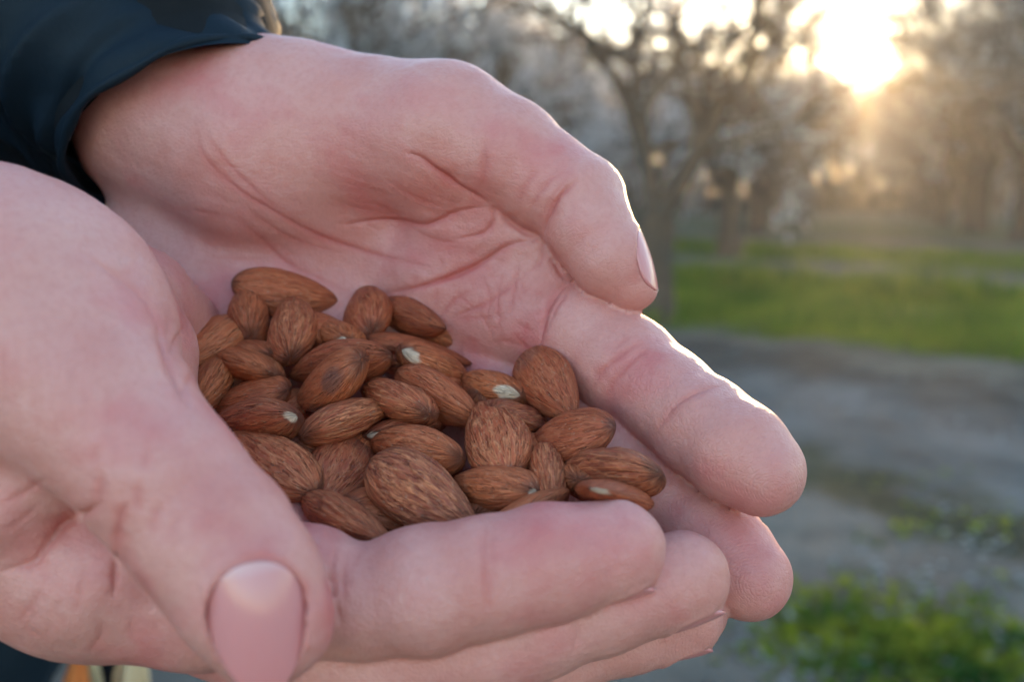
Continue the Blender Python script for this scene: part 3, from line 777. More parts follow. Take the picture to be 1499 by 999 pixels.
NEAR_CREASES = [
 ([(150, 735), (118, 755), (90, 775), (62, 805), (45, 825), (0, 838)], 1.6, 0.8, 0.5), ([(128, 752), (95, 770), (65, 800)], 0.6, 0.5, 0.6),
 ([(172, 808), (168, 840), (166, 880)], 0.8, 0.6, 0.7), ([(130, 820), (120, 850), (112, 900)], 0.4, 0.6, 0.4), ([(196, 838), (215, 870), (222, 900)], 0.5, 0.6, 0.4), ([(60, 860), (48, 885), (25, 915)], 0.4, 0.6, 0.45), ([(145, 905), (148, 930), (130, 955)], 0.35, 0.6, 0.35), ([(0, 740), (30, 725), (70, 700)], .35, .6, .5), ([(0, 775), (20, 770), (60, 740)], .3, .6, .4),
 ([(190, 735), (175, 755), (170, 790), (172, 815)], 0.55, 0.6, 0.6), ([(205, 700), (200, 730), (208, 755)], 0.35, 0.6, 0.45), ([(240, 730), (228, 755), (215, 790)], 0.35, 0.6, 0.45), ([(150, 690), (142, 715), (140, 740)], 0.35, 0.6, 0.45), ([(220, 650), (210, 690)], 0.25, 0.5, 0.35), ([(265, 745), (250, 775), (235, 800)], 0.25, 0.6, 0.35), ([(140, 650), (135, 680)], 0.2, 0.5, 0.35),
 ([(110, 360), (140, 385), (180, 410), (215, 440), (232, 475)], 0.45, 0.8, 0.35), ([(130, 345), (126, 362), (120, 372)], 0.2, 0.6, 0.1),
 ([(232, 470), (240, 510), (258, 555), (283, 598)], 0.9, 0.7, 0.55), ([(276, 470), (258, 500), (248, 525)], 0.4, 0.5, 0.5), ([(284, 545), (272, 565), (266, 578)], 0.35, 0.5, 0.4), ([(262, 440), (272, 470), (280, 500)], 0.25, 0.5, 0.4), ([(240, 440), (250, 470), (248, 500)], 0.25, 0.5, 0.35),
 ([(494, 795), (488, 830), (488, 870), (502, 925)], 0.65, 0.6, 0.5), ([(512, 800), (504, 840), (504, 890)], 0.4, 0.5, 0.4), ([(535, 792), (522, 815), (512, 840)], 0.25, 0.5, 0.3), ([(500, 800), (475, 768)], .2, .5, .2),
 ([(712, 755), (708, 800), (712, 850), (716, 900)], 0.55, 0.6, 0.4), ([(722, 756), (720, 800), (724, 860)], 0.2, 0.5, 0.25),
 ([(840, 905), (846, 930), (838, 960)], 0.35, 0.6, 0.3),
 ([(430, 730), (455, 790), (470, 850)], .0, .5, .0),
]
r_ = random.Random(4)
for i in range(16):                                   # fine skin lines along the ball of the thumb
    u0 = 8 + i * 9.5 + r_.uniform(-4, 4)
    v0 = 480 + r_.uniform(0, 60)
    NEAR_CREASES.append(([(u0, v0), (u0 + r_.uniform(-2, 6), v0 + 50), (u0 + r_.uniform(0, 12), v0 + r_.uniform(80, 130))], 0.10, 0.28, 0.16))
for i in range(9):                                    # faint arcs near the wrist
    v0 = 300 + i * 22
    NEAR_CREASES.append(([(0, v0), (60, v0 - 10 + r_.uniform(-4, 4)), (120 + r_.uniform(-20, 20), v0 - 8)], 0.07, 0.4, 0.12))
for i in range(10):
    a, b = r_.uniform(40, 240), r_.uniform(870, 940)
    NEAR_CREASES.append(([(a, b), (a + r_.uniform(-14, 14), b + 16), (a + r_.uniform(-20, 20), b + 34)], 0.14, 0.35, 0.2))
for i in range(14):                                   # fine creases over the thenar of the far hand
    a, b = r_.uniform(480, 660), r_.uniform(230, 330)
    FAR_CREASES.append(([(a, b), (a + 25, b + r_.uniform(4, 14)), (a + 55, b + r_.uniform(8, 26))], 0.10, 0.35, 0.18))
NEAR_BLUSH = [(300, 690, 125, 60, .35), (300, 755, 124, 50, .3), (380, 800, 122, 70, .5), (460, 900, 128, 40, .4), (860, 800, 140, 60, .45), (780, 790, 140, 60, .4), (700, 860, 140, 60, .2), (180, 720, 130, 60, .2), (110, 380, 138, 22, .5), (250, 530, 165, 40, .3), (980, 900, 150, 60, .4), (1000, 940, 160, 50, .4), (60, 640, 140, 80, .2), (640, 980, 150, 100, .3),
              (120, 300, 140, 90, -.5), (230, 560, 134, 60, -.4), (60, 420, 135, 90, -.3), (400, 680, 128, 50, -.4), (600, 800, 140, 50, -.4), (1000, 800, 150, 40, -.4), (30, 330, 140, 80, -.3)]
NEAR_CREASES = [(p, a * (0.95 if a > 0.8 else 0.85), w * 0.55, r * 0.9) for p, a, w, r in NEAR_CREASES]
NEAR_PRINTS = [(1000, 940, 162, 50, -0.9, -0.1)]
NL = (5.0, 6.0, 2.2, 3.5)
near_nails = [nail_frame(NH, 378, 902, 121, (0.10, 1.0, 0.10), (6.2, 10.5, 1.7, 1.6), 12.4, 7.0),
              nail_on((900, 807, 152, 73), (1, -0.22, 0.05), (0.2, 0.95, -0.10), 0.9, (5, 5.7, 2.2, 3.5), 9.0, 6.6),
              nail_on((998, 848, 160, 70), (1, -0.33, 0.05), (0.32, 0.93, -0.12), 0.9, (5, 5.6, 2.2, 3.5), 9.0, 6.4),
              nail_on((1003, 908, 168, 54), (1, -0.2, 0.05), (0.2, 0.96, -0.12), 1.2, (4.2, 4.6, 2.2, 3.5), 7.6, 5.2)]
far_nails = [nail_frame(FH, 932, 384, 192, (0.52, 0.85, -0.05), (6, 6.5, 2.2, 3.5), 11, 7.5),
             nail_frame(FH, 1112, 722, 184, (0.72, 0.52, -0.45), NL, 10.5, 6.8),
             nail_frame(FH, 1090, 874, 189, (0.72, 0.58, -0.42), NL, 10.5, 6.8)]

def build_person():
    fv, fq, fa = make_hand(FH, FAR_CREASES, FAR_BLUSH, FAR_PRINTS, far_nails, 5)
    nv, nq, na = make_hand(NH, NEAR_CREASES, NEAR_BLUSH, NEAR_PRINTS, near_nails, 9)
    v = np.concatenate([fv, nv]); q = np.concatenate([fq, nq + len(fv)])
    at = {k: np.concatenate([fa[k], na[k]]) for k in fa}
    o = mesh_obj('person', to_world(v), q, M['skin'], attrs=at)
    tag(o, 'person in a dark navy jacket holding out two cupped bare hands full of almonds', 'person')
    for nl in near_nails + far_nails: build_nail(nl, o)
    return o
person = build_person()

# ------------------------------------------------------------------ clothing and the rest of the person
def tube_sheet(name, path, mat, parent, na=140, wrinkle=None, squash=None, cap=None, seg=80):
    """sleeve-like sheet swept along path nodes (xyz mm camera frame, radius mm); wrinkle(t, th) -> mm"""
    pts = spline([p[:3] for p in path], 2.0); rad = spline([(i, p[3]) for i, p in enumerate(path)], 0.02)[:, 1]
    tt = np.linspace(0, 1, seg)
    s = np.concatenate([[0], np.cumsum(np.linalg.norm(np.diff(pts, axis=0), axis=1))]); s /= s[-1]
    C = np.stack([np.interp(tt, s, pts[:, i]) for i in range(3)], 1)
    Rr = np.interp(tt, np.linspace(0, 1, len(rad)), rad)
    T = np.gradient(C, axis=0); T /= np.linalg.norm(T, axis=1)[:, None]
    a = np.cross(T, np.array([0.86, -0.51, 0.0]) * 0 + np.array([0.3, -0.2, 1.0])); a /= np.linalg.norm(a, axis=1)[:, None]; b = np.cross(T, a)
    th = np.arange(na) * 2 * np.pi / na
    TT, TH = np.meshgrid(tt, th, indexing='ij')
    rr = Rr[:, None] + (wrinkle(TT, TH) if wrinkle else 0)
    V = C[:, None] + (a[:, None] * np.cos(TH)[..., None] + b[:, None] * np.sin(TH)[..., None]) * rr[..., None]
    v = V.reshape(-1, 3); i, j = np.meshgrid(np.arange(seg - 1), np.arange(na), indexing='ij')
    p = (i * na + j).ravel(); q = (i * na + (j + 1) % na).ravel()
    return mesh_obj(name, to_world(v), np.stack([p, p + na, q + na, q], 1), mat, parent)
def sleeve_wr(seed, amp, Lt=430.0):
    r = np.random.default_rng(seed); ph = r.uniform(0, 6.28, 24)
    def w(t, th):
        mm = t * Lt; f = 0
        for i in range(6):
            lam = 15 + 10 * i
            s_ = np.sin(mm / lam * 6.283 + (0.8 + .3 * i) * np.sin(th * (1 + i % 2) + ph[i]) + ph[i + 6] + th * (i % 3 - 1))
            f = f + (1 - 1.9 * np.abs(s_) ** 0.7) * (0.45 + 0.12 * i) * np.clip(0.35 + 0.9 * np.sin(th * (1 + i % 3) + mm / 70 + ph[i + 12]), 0, 1)
        puff = np.abs(np.sin(np.clip((mm - 7.5) / 58, -1, 9) * np.pi)) ** 0.55
        near = np.clip(mm / 20, 0, 1)
        seam = np.exp(-((mm - 7.5) / 1.6) ** 2)
        pk = np.exp(-np.maximum(mm - 7.5, 0) / 14.0) * np.clip(mm / 6, 0, 1) * (0.5 + 0.5 * np.sin(th * 9 + 2.6 * np.sin(th * 2 + ph[2]) + mm / 9)) ** 1.6 * (0.6 + 0.4 * np.sin(th * 5 + 1))
        return amp * f * near + 3.4 * puff * near - 1.5 * seam - 2.4 * pk
    return w
def build_clothes(person):
    jk = bpy.data.objects.new('jacket', None); COL.objects.link(jk); jk.parent = person
    # far sleeve: cuff centre, then up and back towards the shoulder
    n = np.array([-0.50, -0.82, 0.24]); n /= np.linalg.norm(n)
    c0 = P(277, 187, 226)
    path = [(*c0, 28.5), (*(c0 + n * 9), 30), (*(c0 + n * 28 + np.array([-3, 4, 2])), 34), (*(c0 + n * 60 + np.array([-16, 18, 12])), 43), (*(c0 + np.array([-85, -62, 70])), 52), (*(c0 + np.array([-175, -90, 150])), 58), (*(c0 + np.array([-260, -130, 215])), 66)]
    tube_sheet('sleeve', path, M['jacket'], jk, 220, sleeve_wr(4, 1.9), seg=400)
    ins = [(*c0, 27.6), (*(c0 + n * 10), 27.0), (*(c0 + n * 30), 29), (*(c0 + n * 60 + np.array([-12, 12, 11])), 36)]
    tube_sheet('sleeve_lining', ins, M['lining'], jk, 80, lambda t, th: 0.5 * np.sin(th * 7 + t * 9), seg=24)
    # rolled hem at the cuff
    a = np.cross(n, [0.3, -0.2, 1.0]); a /= np.linalg.norm(a); b = np.cross(n, a)
    T = Tubes(); th = np.linspace(0, 2 * np.pi, 121)
    ring = [c0 + (a * math.cos(t) + b * math.sin(t)) * (28.2 + 0.35 * math.sin(9 * t)) + n * (0.5 * math.sin(5 * t + 1)) for t in th]
    T.add(ring, [1.0 + 0.2 * math.sin(11 * t) for t in th], 10)
    v, f = T.get(); mesh_obj('cuff', to_world(v), f[:, ::-1], M['jacket'], jk)
    # near sleeve, beyond the left edge of the frame
    c1 = P(-330, 330, 158); n1 = np.array([-0.93, 0.05, 0.35])
    path = [(*c1, 33), (*(c1 + n1 * 20), 37), (*(c1 + n1 * 70), 44), (*(c1 + n1 * 150), 52), (*(c1 + n1 * 240), 60), (*(c1 + n1 * 300 + np.array([0, -60, 30])), 66)]
    tube_sheet('sleeve', path, M['jacket'], jk, 100, sleeve_wr(6, 1.2), seg=90)
    # hanging open front with zip and lit lining, lower left
    def sheet(name, uvd0, uvd1, mat, parent, thick=1.6, folds=3.0, nu=20, nv=16, ph=0.0):
        """hanging strip between two pixel-depth edge polylines"""
        e0 = spline([P(*q) for q in uvd0], 8); e1 = spline([P(*q) for q in uvd1], 8)
        e0 = np.stack([np.interp(np.linspace(0, 1, nv), np.linspace(0, 1, len(e0)), e0[:, i]) for i in range(3)], 1)
        e1 = np.stack([np.interp(np.linspace(0, 1, nv), np.linspace(0, 1, len(e1)), e1[:, i]) for i in range(3)], 1)
        vs = []
        for lay in (0, 1):
            for i in range(nu):
                t = i / (nu - 1)
                p = e0 * (1 - t) + e1 * t
                p = p + np.array([0, 0, 1.0]) * (folds * np.sin(t * 9 + ph + np.linspace(0, 2, nv)) + lay * thick)[:, None]
                vs.append(p)
        vs = np.concatenate(vs); N = nu * nv; f = []
        for i in range(nu - 1):
            for j in range(nv - 1):
                p = i * nv + j
                f.append((p, p + 1, p + nv + 1, p + nv)); f.append((N + p, N + p + nv, N + p + nv + 1, N + p + 1))
        for i in range(nu - 1):
            for j in (0, nv - 1):
                p = i * nv + j; f.append((p, p + nv, N + p + nv, N + p))
        for j in range(nv - 1):
            for i in (0, nu - 1):
                p = i * nv + j; f.append((p, p + 1, N + p + 1, N + p))
        return mesh_obj(name, to_world(vs), f, mat, parent)
    D = 420
    sheet('front_panel', [(-420, 700, D + 30), (-430, 1000, D + 30), (-440, 1500, D + 40)], [(128, 700, D), (100, 955, D), (70, 1010, D), (0, 1400, D + 20)], M['jacket'], jk, 3, 8, 40, 24)
    sheet('front_lining', [(110, 700, D + 4), (108, 955, D + 4), (85, 1010, D + 4), (60, 1300, D + 10)], [(140, 700, D + 2), (126, 955, D + 2), (134, 1010, D + 2), (150, 1300, D + 8)], M['orange'], jk, 1.5, 1.5)
    z = sheet('zip', [(124, 900, D), (124, 955, D), (134, 1005, D), (160, 1300, D + 6)], [(134, 900, D - 1), (136, 955, D - 1), (150, 1005, D - 1), (185, 1300, D + 5)], M['zipper'], jk, 2.0, .4, 8, 40)
    sheet('shirt', [(120, 700, D + 26), (138, 955, D + 26), (150, 1010, D + 26), (170, 1200, D + 26)], [(190, 700, D + 20), (192, 955, D + 20), (190, 1010, D + 20), (200, 1200, D + 20)], M['denim'], person, 3, 3)
    sheet('shirt_tail', [(186, 940, D + 16), (168, 975, D + 14), (160, 1010, D + 14), (150, 1100, D + 14)], [(208, 940, D + 12), (214, 965, D + 12), (220, 1010, D + 12), (226, 1100, D + 14)], M['cream'], person, 2, 2.5)
build_clothes(person)

# ------------------------------------------------------------------ trunk, legs and head of the person, left of the frame
def cam_mm(x, y, z):
    q = np.array([x, y, z - CAMZ]); return np.array([q @ RIGHT, -(q @ UP), q @ FWD]) * 1000
def solid(prims, h):
    H = Hand()
    for (a, b, ra, rb, k) in prims: H.palm.append(('c', cam_mm(*a), cam_mm(*b), ra * 1000, rb * 1000, k * 1000))
    lo, hi = H.bounds()
    old = H.__call__
    return H, *H.mesh(h)
def build_body(person):
    cx, cy = -0.56, 0.36
    jk = [c for c in person.children if c.name.startswith('jacket')][0]
    # jacket trunk and shoulders
    H, v, q = solid([((cx, cy - .09, 1.0), (cx, cy - .07, 1.33), .125, .125, .06), ((cx, cy + .09, 1.0), (cx, cy + .07, 1.33), .125, .125, .06),
                     ((cx, cy - .17, 1.40), (cx, cy + .17, 1.40), .075, .075, .06), ((cx, cy - .18, 1.38), (cx + .02, cy - .17, 1.13), .07, .062, .04), ((cx, cy + .18, 1.38), (cx + .2, cy + .12, 1.24), .072, .066, .04),
                     ((cx + .02, cy - .17, 1.13), (cx + .17, cy - .08, 1.11), .062, .06, .03)], 9)
    vw = to_world(v + tri_normals(v, q[:, ::-1]) * (3.0 * sines(v, 60, 3) + 1.2 * sines(v, 22, 4))[:, None])
    mesh_obj('jacket_trunk', vw, q[:, ::-1].copy(), M['jacket'], jk)
    H, v, q = solid([((cx, cy - .09, .98), (cx + .02, cy - .1, .52), .105, .075, .04), ((cx + .02, cy - .1, .52), (cx, cy - .11, .08), .075, .055, .02),
                     ((cx, cy + .09, .98), (cx + .04, cy + .1, .52), .105, .075, .04), ((cx + .04, cy + .1, .52), (cx + .03, cy + .11, .08), .075, .055, .02)], 9)
    mesh_obj('trousers', to_world(v), q[:, ::-1].copy(), M['denim'], person)
    for dx, dy in ((0, -.11), (.03, .11)):
        H, v, q = solid([((cx + dx - .03, cy + dy, .045), (cx + dx + .17, cy + dy, .035), .045, .038, .02), ((cx + dx - .01, cy + dy, .10), (cx + dx, cy + dy, .05), .048, .05, .03)], 6)
        mesh_obj('shoe', to_world(v), q[:, ::-1].copy(), M['shoe'], person)
    # head, looking down at the hands
    hx, hy, hz = cx + .05, cy, 1.66
    H, v, q = solid([((cx + .0, cy, 1.40), (hx - .02, hy, 1.56), .062, .056, .03), ((hx - .03, hy, hz + .03), (hx + .02, hy, hz + .02), .088, .082, .03), ((hx + .02, hy, hz), (hx + .055, hy, hz - .085), .07, .036, .04),
                     ((hx + .095, hy, hz + .0), (hx + .112, hy, hz - .035), .010, .014, .012), ((hx + .075, hy - .02, hz - .075), (hx + .075, hy + .02, hz - .075), .016, .016, .012), ((hx + .085, hy - .045, hz + .022), (hx + .085, hy + .045, hz + .022), .012, .012, .015),
                     ((hx - .01, hy - .085, hz + .02), (hx - .01, hy - .08, hz - .03), .016, .011, .006), ((hx - .01, hy + .085, hz + .02), (hx - .01, hy + .08, hz - .03), .016, .011, .006)], 4.5)
    o = mesh_obj('head', to_world(v), q[:, ::-1].copy(), M['skin'], person, attrs=dict(red=np.zeros(len(v)), pale=np.zeros(len(v)), print=np.zeros(len(v)), ridge=np.zeros(len(v))))
    H, v, q = solid([((hx - .04, hy, hz + .045), (hx + .01, hy, hz + .052), .092, .080, .03), ((hx - .06, hy, hz + .02), (hx - .06, hy, hz - .05), .075, .055, .03)], 6)
    vw = to_world(v + tri_normals(v, q[:, ::-1]) * (1.8 * sines(v, 14, 8))[:, None]); mesh_obj('hair', vw, q[:, ::-1].copy(), M['hair'], o)
    for s_ in (-1, 1):
        bm = bmesh.new(); bmesh.ops.create_uvsphere(bm, u_segments=16, v_segments=10, radius=0.0125); me = bpy.data.meshes.new('eye'); bm.to_mesh(me); bm.free()
        me.materials.append(M['petal']); e = bpy.data.objects.new('eye', me); COL.objects.link(e); e.location = (hx + .081, hy + s_ * .032, hz + .002); e.parent = o
build_body(person)

# ------------------------------------------------------------------ almonds, each one its own mesh
# (round end px, pointed end px, depth mm, width px, lean (+ pointed end away), ridge strength, (chip end, size), grey patch, label)
A = [
 ((336, 416), (488, 441), 212, 64, 1, .35, None, 0, 'large smooth brown almond topmost at the back, lying along the far palm'),
 ((388, 499), (341, 434), 207, 54, 1, .45, ('t', .05), 0, 'short tan almond leaning just under the topmost almond, pointed end up'),
 ((440, 530), (414, 439), 199, 68, 1, .8, ('t', .04), 0, 'upright almond showing streaked tan face and cracked blunt end near the back left'),
 ((332, 463), (290, 535), 199, 60, -1, .6, None, .25, 'dull purplish almond pressed against the near palm at the left edge of the heap'),
 ((424, 548), (302, 522), 194, 42, 1, .45, None, 0, 'slim almond with its dark pointed end touching the near palm on the left'),
 ((414, 520), (342, 512), 201, 36, 1, .5, None, 0, 'mostly hidden almond under the upright streaked one'),
 ((302, 604), (308, 532), 192, 50, 1, .5, None, 0, 'shaded yellowish brown almond wedged beside the near palm below the slim one'),
 ((436, 570), (294, 606), 189, 60, 1, .2, None, .2, 'long smooth dark almond lying level at the left, above the blunt chipped one'),
 ((452, 478), (512, 500), 206, 50, 1, .3, None, .2, 'dark reddish almond behind the upright streaked one'),
 ((526, 500), (470, 488), 203, 42, 1, .5, ('b', .05), 0, 'small half hidden almond with a pale nick beside the dark reddish one'),
 ((584, 515), (424, 550), 193, 66, 1, .25, None, .12, 'long brown almond partly covered by the grey spotted almond'),
 ((546, 524), (426, 594), 185, 64, 1, .35, None, .9, 'almond with a grey round spot near its upper end in the middle of the heap'),
 ((554, 494), (519, 422), 208, 70, 1, .3, ('t', .34), 0, 'upright almond with a white chipped tip at the back'),
 ((556, 456), (654, 480), 210, 54, -1, .15, None, 0, 'smooth plain almond lying level at the back right against the far palm'),
 ((530, 490), (684, 530), 203, 32, 1, .3, None, 0, 'thin almond half seen edge on behind the pale nicked one'),
 ((628, 476), (674, 510), 215, 44, 1, .3, None, .3, 'dark end of an almond poking out behind the smooth plain one'),
 ((588, 510), (682, 562), 197, 46, 1, .4, ('b', .13), 0, 'reddish almond with a cream nick on its upper left end'),
 ((570, 547), (704, 614), 189, 62, -1, .25, None, 0, 'long dark smooth almond slanting down right of centre'),
 ((640, 602), (526, 572), 184, 50, 1, .85, None, 0, 'wrinkled almond with a yellowish lower edge in the centre'),
 ((444, 635), (569, 594), 179, 50, 1, .95, None, 0, 'deeply grooved pointed almond lying left of centre'),
 ((452, 604), (298, 640), 178, 70, 1, .45, ('b', .05), 0, 'blunt almond with a pale corner, half covered by the near thumb'),
 ((478, 722), (328, 644), 169, 82, 1, .85, None, .15, 'orange brown wrinkled almond sticking out from under the near thumb'),
 ((520, 650), (478, 730), 174, 92, -1, .35, None, .35, 'plump almond standing on its tip between the thumb and the largest almond'),
 ((528, 678), (697, 764), 163, 98, -1, 1.0, None, 0, 'largest strongly ridged almond at the front of the heap'),
 ((512, 728), (648, 784), 171, 66, 1, .4, None, .2, 'shaded almond directly under the largest ridged almond'),
 ((440, 744), (572, 780), 162, 52, -1, .75, ('t', .10), 0, 'front almond with a white chipped tip, beside the near thumb'),
 ((684, 668), (541, 656), 175, 66, 1, .55, None, 0, 'pale tan almond just behind the largest ridged almond'),
 ((748, 694), (702, 600), 175, 92, 1, .9, None, 0, 'broad almond standing with its point up right of centre, finely ridged'),
 ((720, 600), (799, 624), 185, 42, 1, .5, None, 0, 'small dark almond tucked behind the broad upright one'),
 ((764, 524), (836, 606), 188, 82, -1, .25, None, .5, 'smooth almond leaning on the far index finger with a grey mark at its lower end'),
 ((766, 578), (678, 560), 194, 44, 1, .3, ('b', .16), 0, 'dark almond with a chipped white end below the leaning one'),
 ((901, 620), (773, 664), 175, 72, 1, .12, None, 0, 'plain smooth almond lying on the right beside the far index finger'),
 ((966, 686), (822, 704), 167, 70, 1, .6, None, 0, 'rightmost almond, broad and lightly grooved, against the far middle finger'),
 ((792, 714), (660, 716), 167, 64, 1, .3, ('b', .02), 0, 'smooth almond lying level right of the largest ridged one'),
 ((800, 682), (806, 738), 168, 54, -1, .9, None, 0, 'short pinkish ridged almond seen end on between two level ones'),
 ((830, 732), (698, 774), 160, 38, -1, .3, None, 0, 'almond seen edge on just above the near index finger'),
 ((930, 748), (860, 703), 160, 42, -1, .2, ('t', .17), 0, 'small almond with a white chipped tip standing behind the near index fingertip'),
 ((540, 634), (644, 630), 186, 40, 1, .4, ('b', .05), 0, 'shadowed almond deep under the wrinkled centre one'),
 ((560, 568), (600, 625), 195, 56, 1, .4, None, .2, 'hidden almond showing only in the dark gap in the centre of the heap'),
 ((490, 690), (560, 650), 183, 60, 1, .4, None, .2, 'buried almond in the gap behind the plump almond'),
 ((640, 560), (690, 610), 198, 60, 1, .4, None, .2, 'buried almond behind the long dark slanting one'),
 ((700, 570), (740, 640), 196, 60, 1, .4, None, .2, 'buried almond below the dark chipped one'),
 ((740, 650), (830, 690), 181, 62, 1, .4, None, .2, 'buried almond under the plain smooth one at the right'),
 ((590, 700), (660, 690), 182, 64, 1, .4, None, .2, 'buried almond behind the top of the largest ridged almond'),
 ((350, 560), (420, 590), 200, 56, 1, .4, None, .2, 'buried almond under the slim one at the left'),
 ((440, 640), (500, 700), 184, 60, 1, .4, None, .2, 'buried almond behind the orange brown wrinkled one'),
 ((480, 540), (540, 480), 203, 60, 1, .4, None, .2, 'buried almond beneath the upright white tipped one'),
 ((610, 540), (560, 500), 207, 56, 1, .4, None, .2, 'buried almond beneath the thin one seen edge on'),
 ((840, 690), (900, 730), 172, 50, 1, .4, None, .2, 'buried almond under the rightmost one'),
 ((690, 750), (760, 730), 172, 56, 1, .4, None, .2, 'buried almond under the smooth level one at the front'),
 ((390, 620), (450, 580), 192, 56, 1, .4, None, .2, 'buried almond between the long dark one and the blunt chipped one'),
]
def almond_mesh(L, W, T, ridge, chip, patch, seed):
    r = np.random.default_rng(seed)
    na, nt_ = 88, 60
    t = 0.5 - 0.5 * np.cos(np.linspace(0.0, np.pi, nt_)); t = t * 0.998 + 0.001
    pb, pt = r.uniform(.46, .58), r.uniform(.76, 1.0)
    f = t ** pb * (1 - t) ** pt; f /= f.max()
    fz = t ** (pb + .02) * (1 - t) ** (pt - 0.05); fz /= fz.max()
    th = np.arange(na) * 2 * np.pi / na
    Tt, Th = np.meshgrid(t, th, indexing='ij')
    Fw, Fz = f[:, None] * np.ones(na), fz[:, None] * np.ones(na)
    cs, sn = np.cos(Th), np.sin(Th)
    e = r.uniform(0.86, .98)
    y = W / 2 * Fw * np.sign(cs) * np.abs(cs) ** e
    z = T / 2 * Fz * np.sign(sn) * np.abs(sn) ** (e + .1)
    x = (Tt - 0.45) * L
    bend = r.uniform(-.5, .5); z = z + bend * ((Tt - .5) * 2) ** 2 * .8; y = y + r.uniform(-.5, .5) * np.sin(Tt * np.pi * 1.0)
    # lengthwise ridges that meander, fork and fade
    h = np.zeros_like(x)
    for k in range(5):
        m = r.integers(11, 27)
        wob = r.uniform(.10, .3) * np.sin(Tt * r.uniform(3, 9) + r.uniform(0, 6.3) + Th * r.integers(1, 4)) + r.uniform(.04, .10) * np.sin(Tt * r.uniform(12, 22) + r.uniform(0, 6.3) + 2 * Th)
        amp = 0.5 + 0.5 * np.sin(Tt * r.uniform(3, 8) + Th * r.integers(1, 5) + r.uniform(0, 6.3))
        h += (1 - np.abs(np.sin((Th + wob) * m / 2 + r.uniform(0, 6.3))) * 1.7) * amp
    h /= 2.2
    env = np.clip(np.sin(np.pi * Tt ** .8), 0, 1) ** .5
    lump = 0.3 * np.sin(3 * Th + r.uniform(0, 6)) * np.sin(Tt * 6 + r.uniform(0, 6)) + 0.2 * np.sin(5 * Th + r.uniform(0, 6)) * np.sin(Tt * 11 + r.uniform(0, 6))
    d = (0.24 * ridge * h + 0.42 * lump) * env
    nl = np.sqrt(cs ** 2 + sn ** 2)
    y += d * cs / nl; z += d * sn / nl
    v = np.stack([x, y, z], -1).reshape(-1, 3)
    v = np.concatenate([v, [[(0 - .45) * L, v[:na, 1].mean(), v[:na, 2].mean()], [(1 - .45) * L, v[-na:, 1].mean(), v[-na:, 2].mean()]]])
    i, j = np.meshgrid(np.arange(nt_ - 1), np.arange(na), indexing='ij')
    a = (i * na + j).ravel(); b = (i * na + (j + 1) % na).ravel()
    fq = np.stack([a, b, b + na, a + na], 1).tolist()
    n = nt_ * na
    fq += [[n, (k + 1) % na, k] for k in range(na)] + [[n + 1, n - na + k, n - na + (k + 1) % na] for k in range(na)]
    pad = lambda q: np.concatenate([q.ravel(), [0, 0]])
    rid = pad(np.clip((h - .05) * 1.3, 0, 1) * ridge * env)
    stream = np.concatenate([np.stack([cs * 0.8, sn * .8, Tt * .55 + seed * 3.7], -1).reshape(-1, 3), [[0, 0, seed * 3.7], [0, 0, .55 + seed * 3.7]]])
    nz = 0.5 * np.sin(Th * 3 + seed) + .35 * np.sin(Th * 7 + Tt * 60 + seed)
    return v, fq, rid, stream, (Tt, Th, nz, pad)
def frame_to_world(M3, c):
    """3 columns in camera frame (mm) + centre -> world matrix"""
    B = np.stack([RIGHT, -UP, FWD], 1)               # camera axes (x right, y down, z depth) in world
    m = B @ M3; w = to_world(c)
    mat = Matrix.Identity(4)
    for i in range(3):
        for j in range(3): mat[i][j] = m[i, j]
        mat[i][3] = w[i]
    return mat
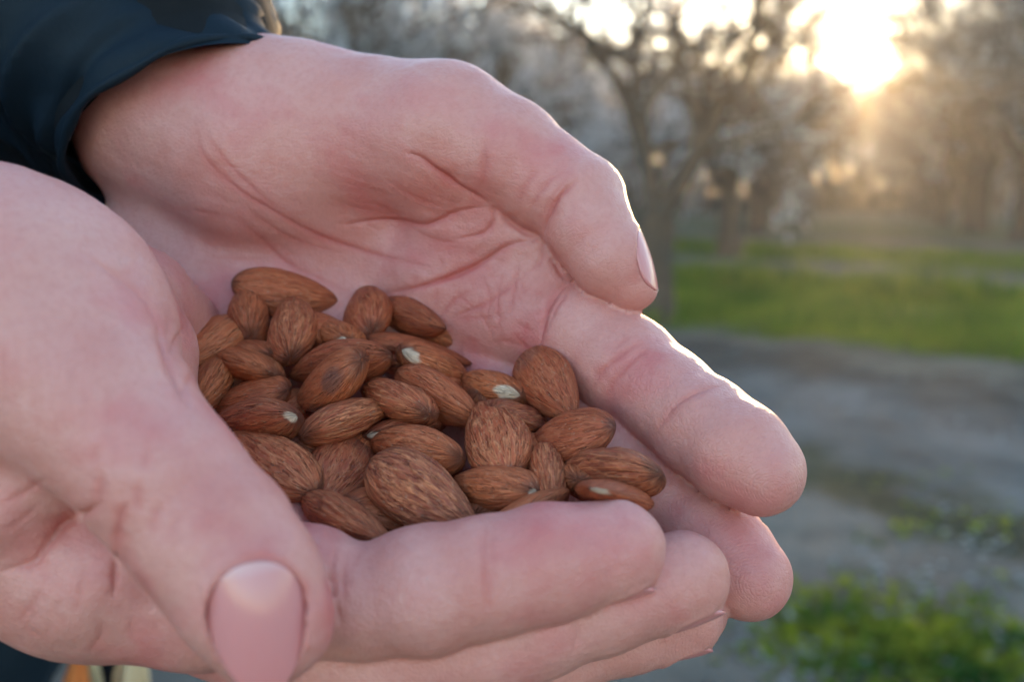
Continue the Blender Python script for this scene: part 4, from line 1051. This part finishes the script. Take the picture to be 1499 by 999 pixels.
def build_almonds():
    rr = random.Random(5)
    for k, (b, t, d, w, sg, ridge, chip, patch, label) in enumerate(A):
        buried = label.startswith(('buried', 'hidden'))
        pb_, pt_ = P(b[0], b[1], d), P(t[0], t[1], d)
        proj = np.linalg.norm(pt_ - pb_)
        wm = w * d / F * 1.08
        L = max(proj * 1.04, rr.uniform(20.5, 23.0)); L = min(L, 26)
        dz = math.sqrt(max(L * L - proj * proj, 0)) * sg
        c = (pb_ + pt_) / 2
        a = pt_ - pb_; a[2] += dz; a /= np.linalg.norm(a)
        W = max(rr.uniform(11.2, 12.6), min(wm, 14.0)); T = min(rr.uniform(7.0, 8.4), wm * 1.05)
        if wm < 6.0: T = max(wm * 0.95, 4.6)
        # roll so that the projected width is wm:  (W cos)^2 + (T sin)^2 = wm^2
        cc = np.clip((wm ** 2 - T ** 2) / (W ** 2 - T ** 2), 0.0, 1.0); roll = math.acos(math.sqrt(cc)) * (1 if k % 2 else -1)
        view = c / np.linalg.norm(c)
        s = np.cross(view, a); s /= np.linalg.norm(s); n = np.cross(a, s)
        y = s * math.cos(roll) + n * math.sin(roll); z = np.cross(a, y)
        v, f, rid, stream, (Tt, Th, nz, pad) = almond_mesh(L, W, T, ridge, chip, patch, k)
        M3 = np.stack([a, y, z], 1)
        # direction towards the camera in the almond's own angle, for marks that the photo shows facing us
        vl = M3.T @ (-view); phi = math.atan2(vl[2] / T, vl[1] / W)
        dphi = np.angle(np.exp(1j * (Th - phi)))
        ch = np.zeros_like(Tt)
        if chip:
            q = Tt if chip[0] == 'b' else 1 - Tt
            rad = np.sqrt((q / (chip[1] * .72)) ** 2 + (dphi / 1.25) ** 2) + 0.24 * nz
            ch = np.clip((1.0 - rad) * 4, 0, 1)
        pa = np.zeros_like(Tt)
        if patch:
            rad = np.sqrt(((Tt - .2) / .14) ** 2 + (dphi / .75) ** 2) + 0.14 * nz
            pa = np.clip((1 - rad) * 2.0, 0, 1) * patch * 0.75
        o = mesh_obj('almond', v / 1000.0, f, M['almond'], attrs=dict(ridge=rid, stream=stream, chip=pad(ch), patch=pad(pa), wrinkle=np.full(len(v), 0.30 + 0.7 * ridge), ends=pad(np.clip(1 - Tt / (.07 + .03 * nz), 0, 1) * .8 + np.clip(1 - (1 - Tt) / .045, 0, 1) * .7)))
        o.matrix_world = frame_to_world(M3, c)
        tag(o, label, 'almond', 'almonds heaped in the cupped hands')
build_almonds()
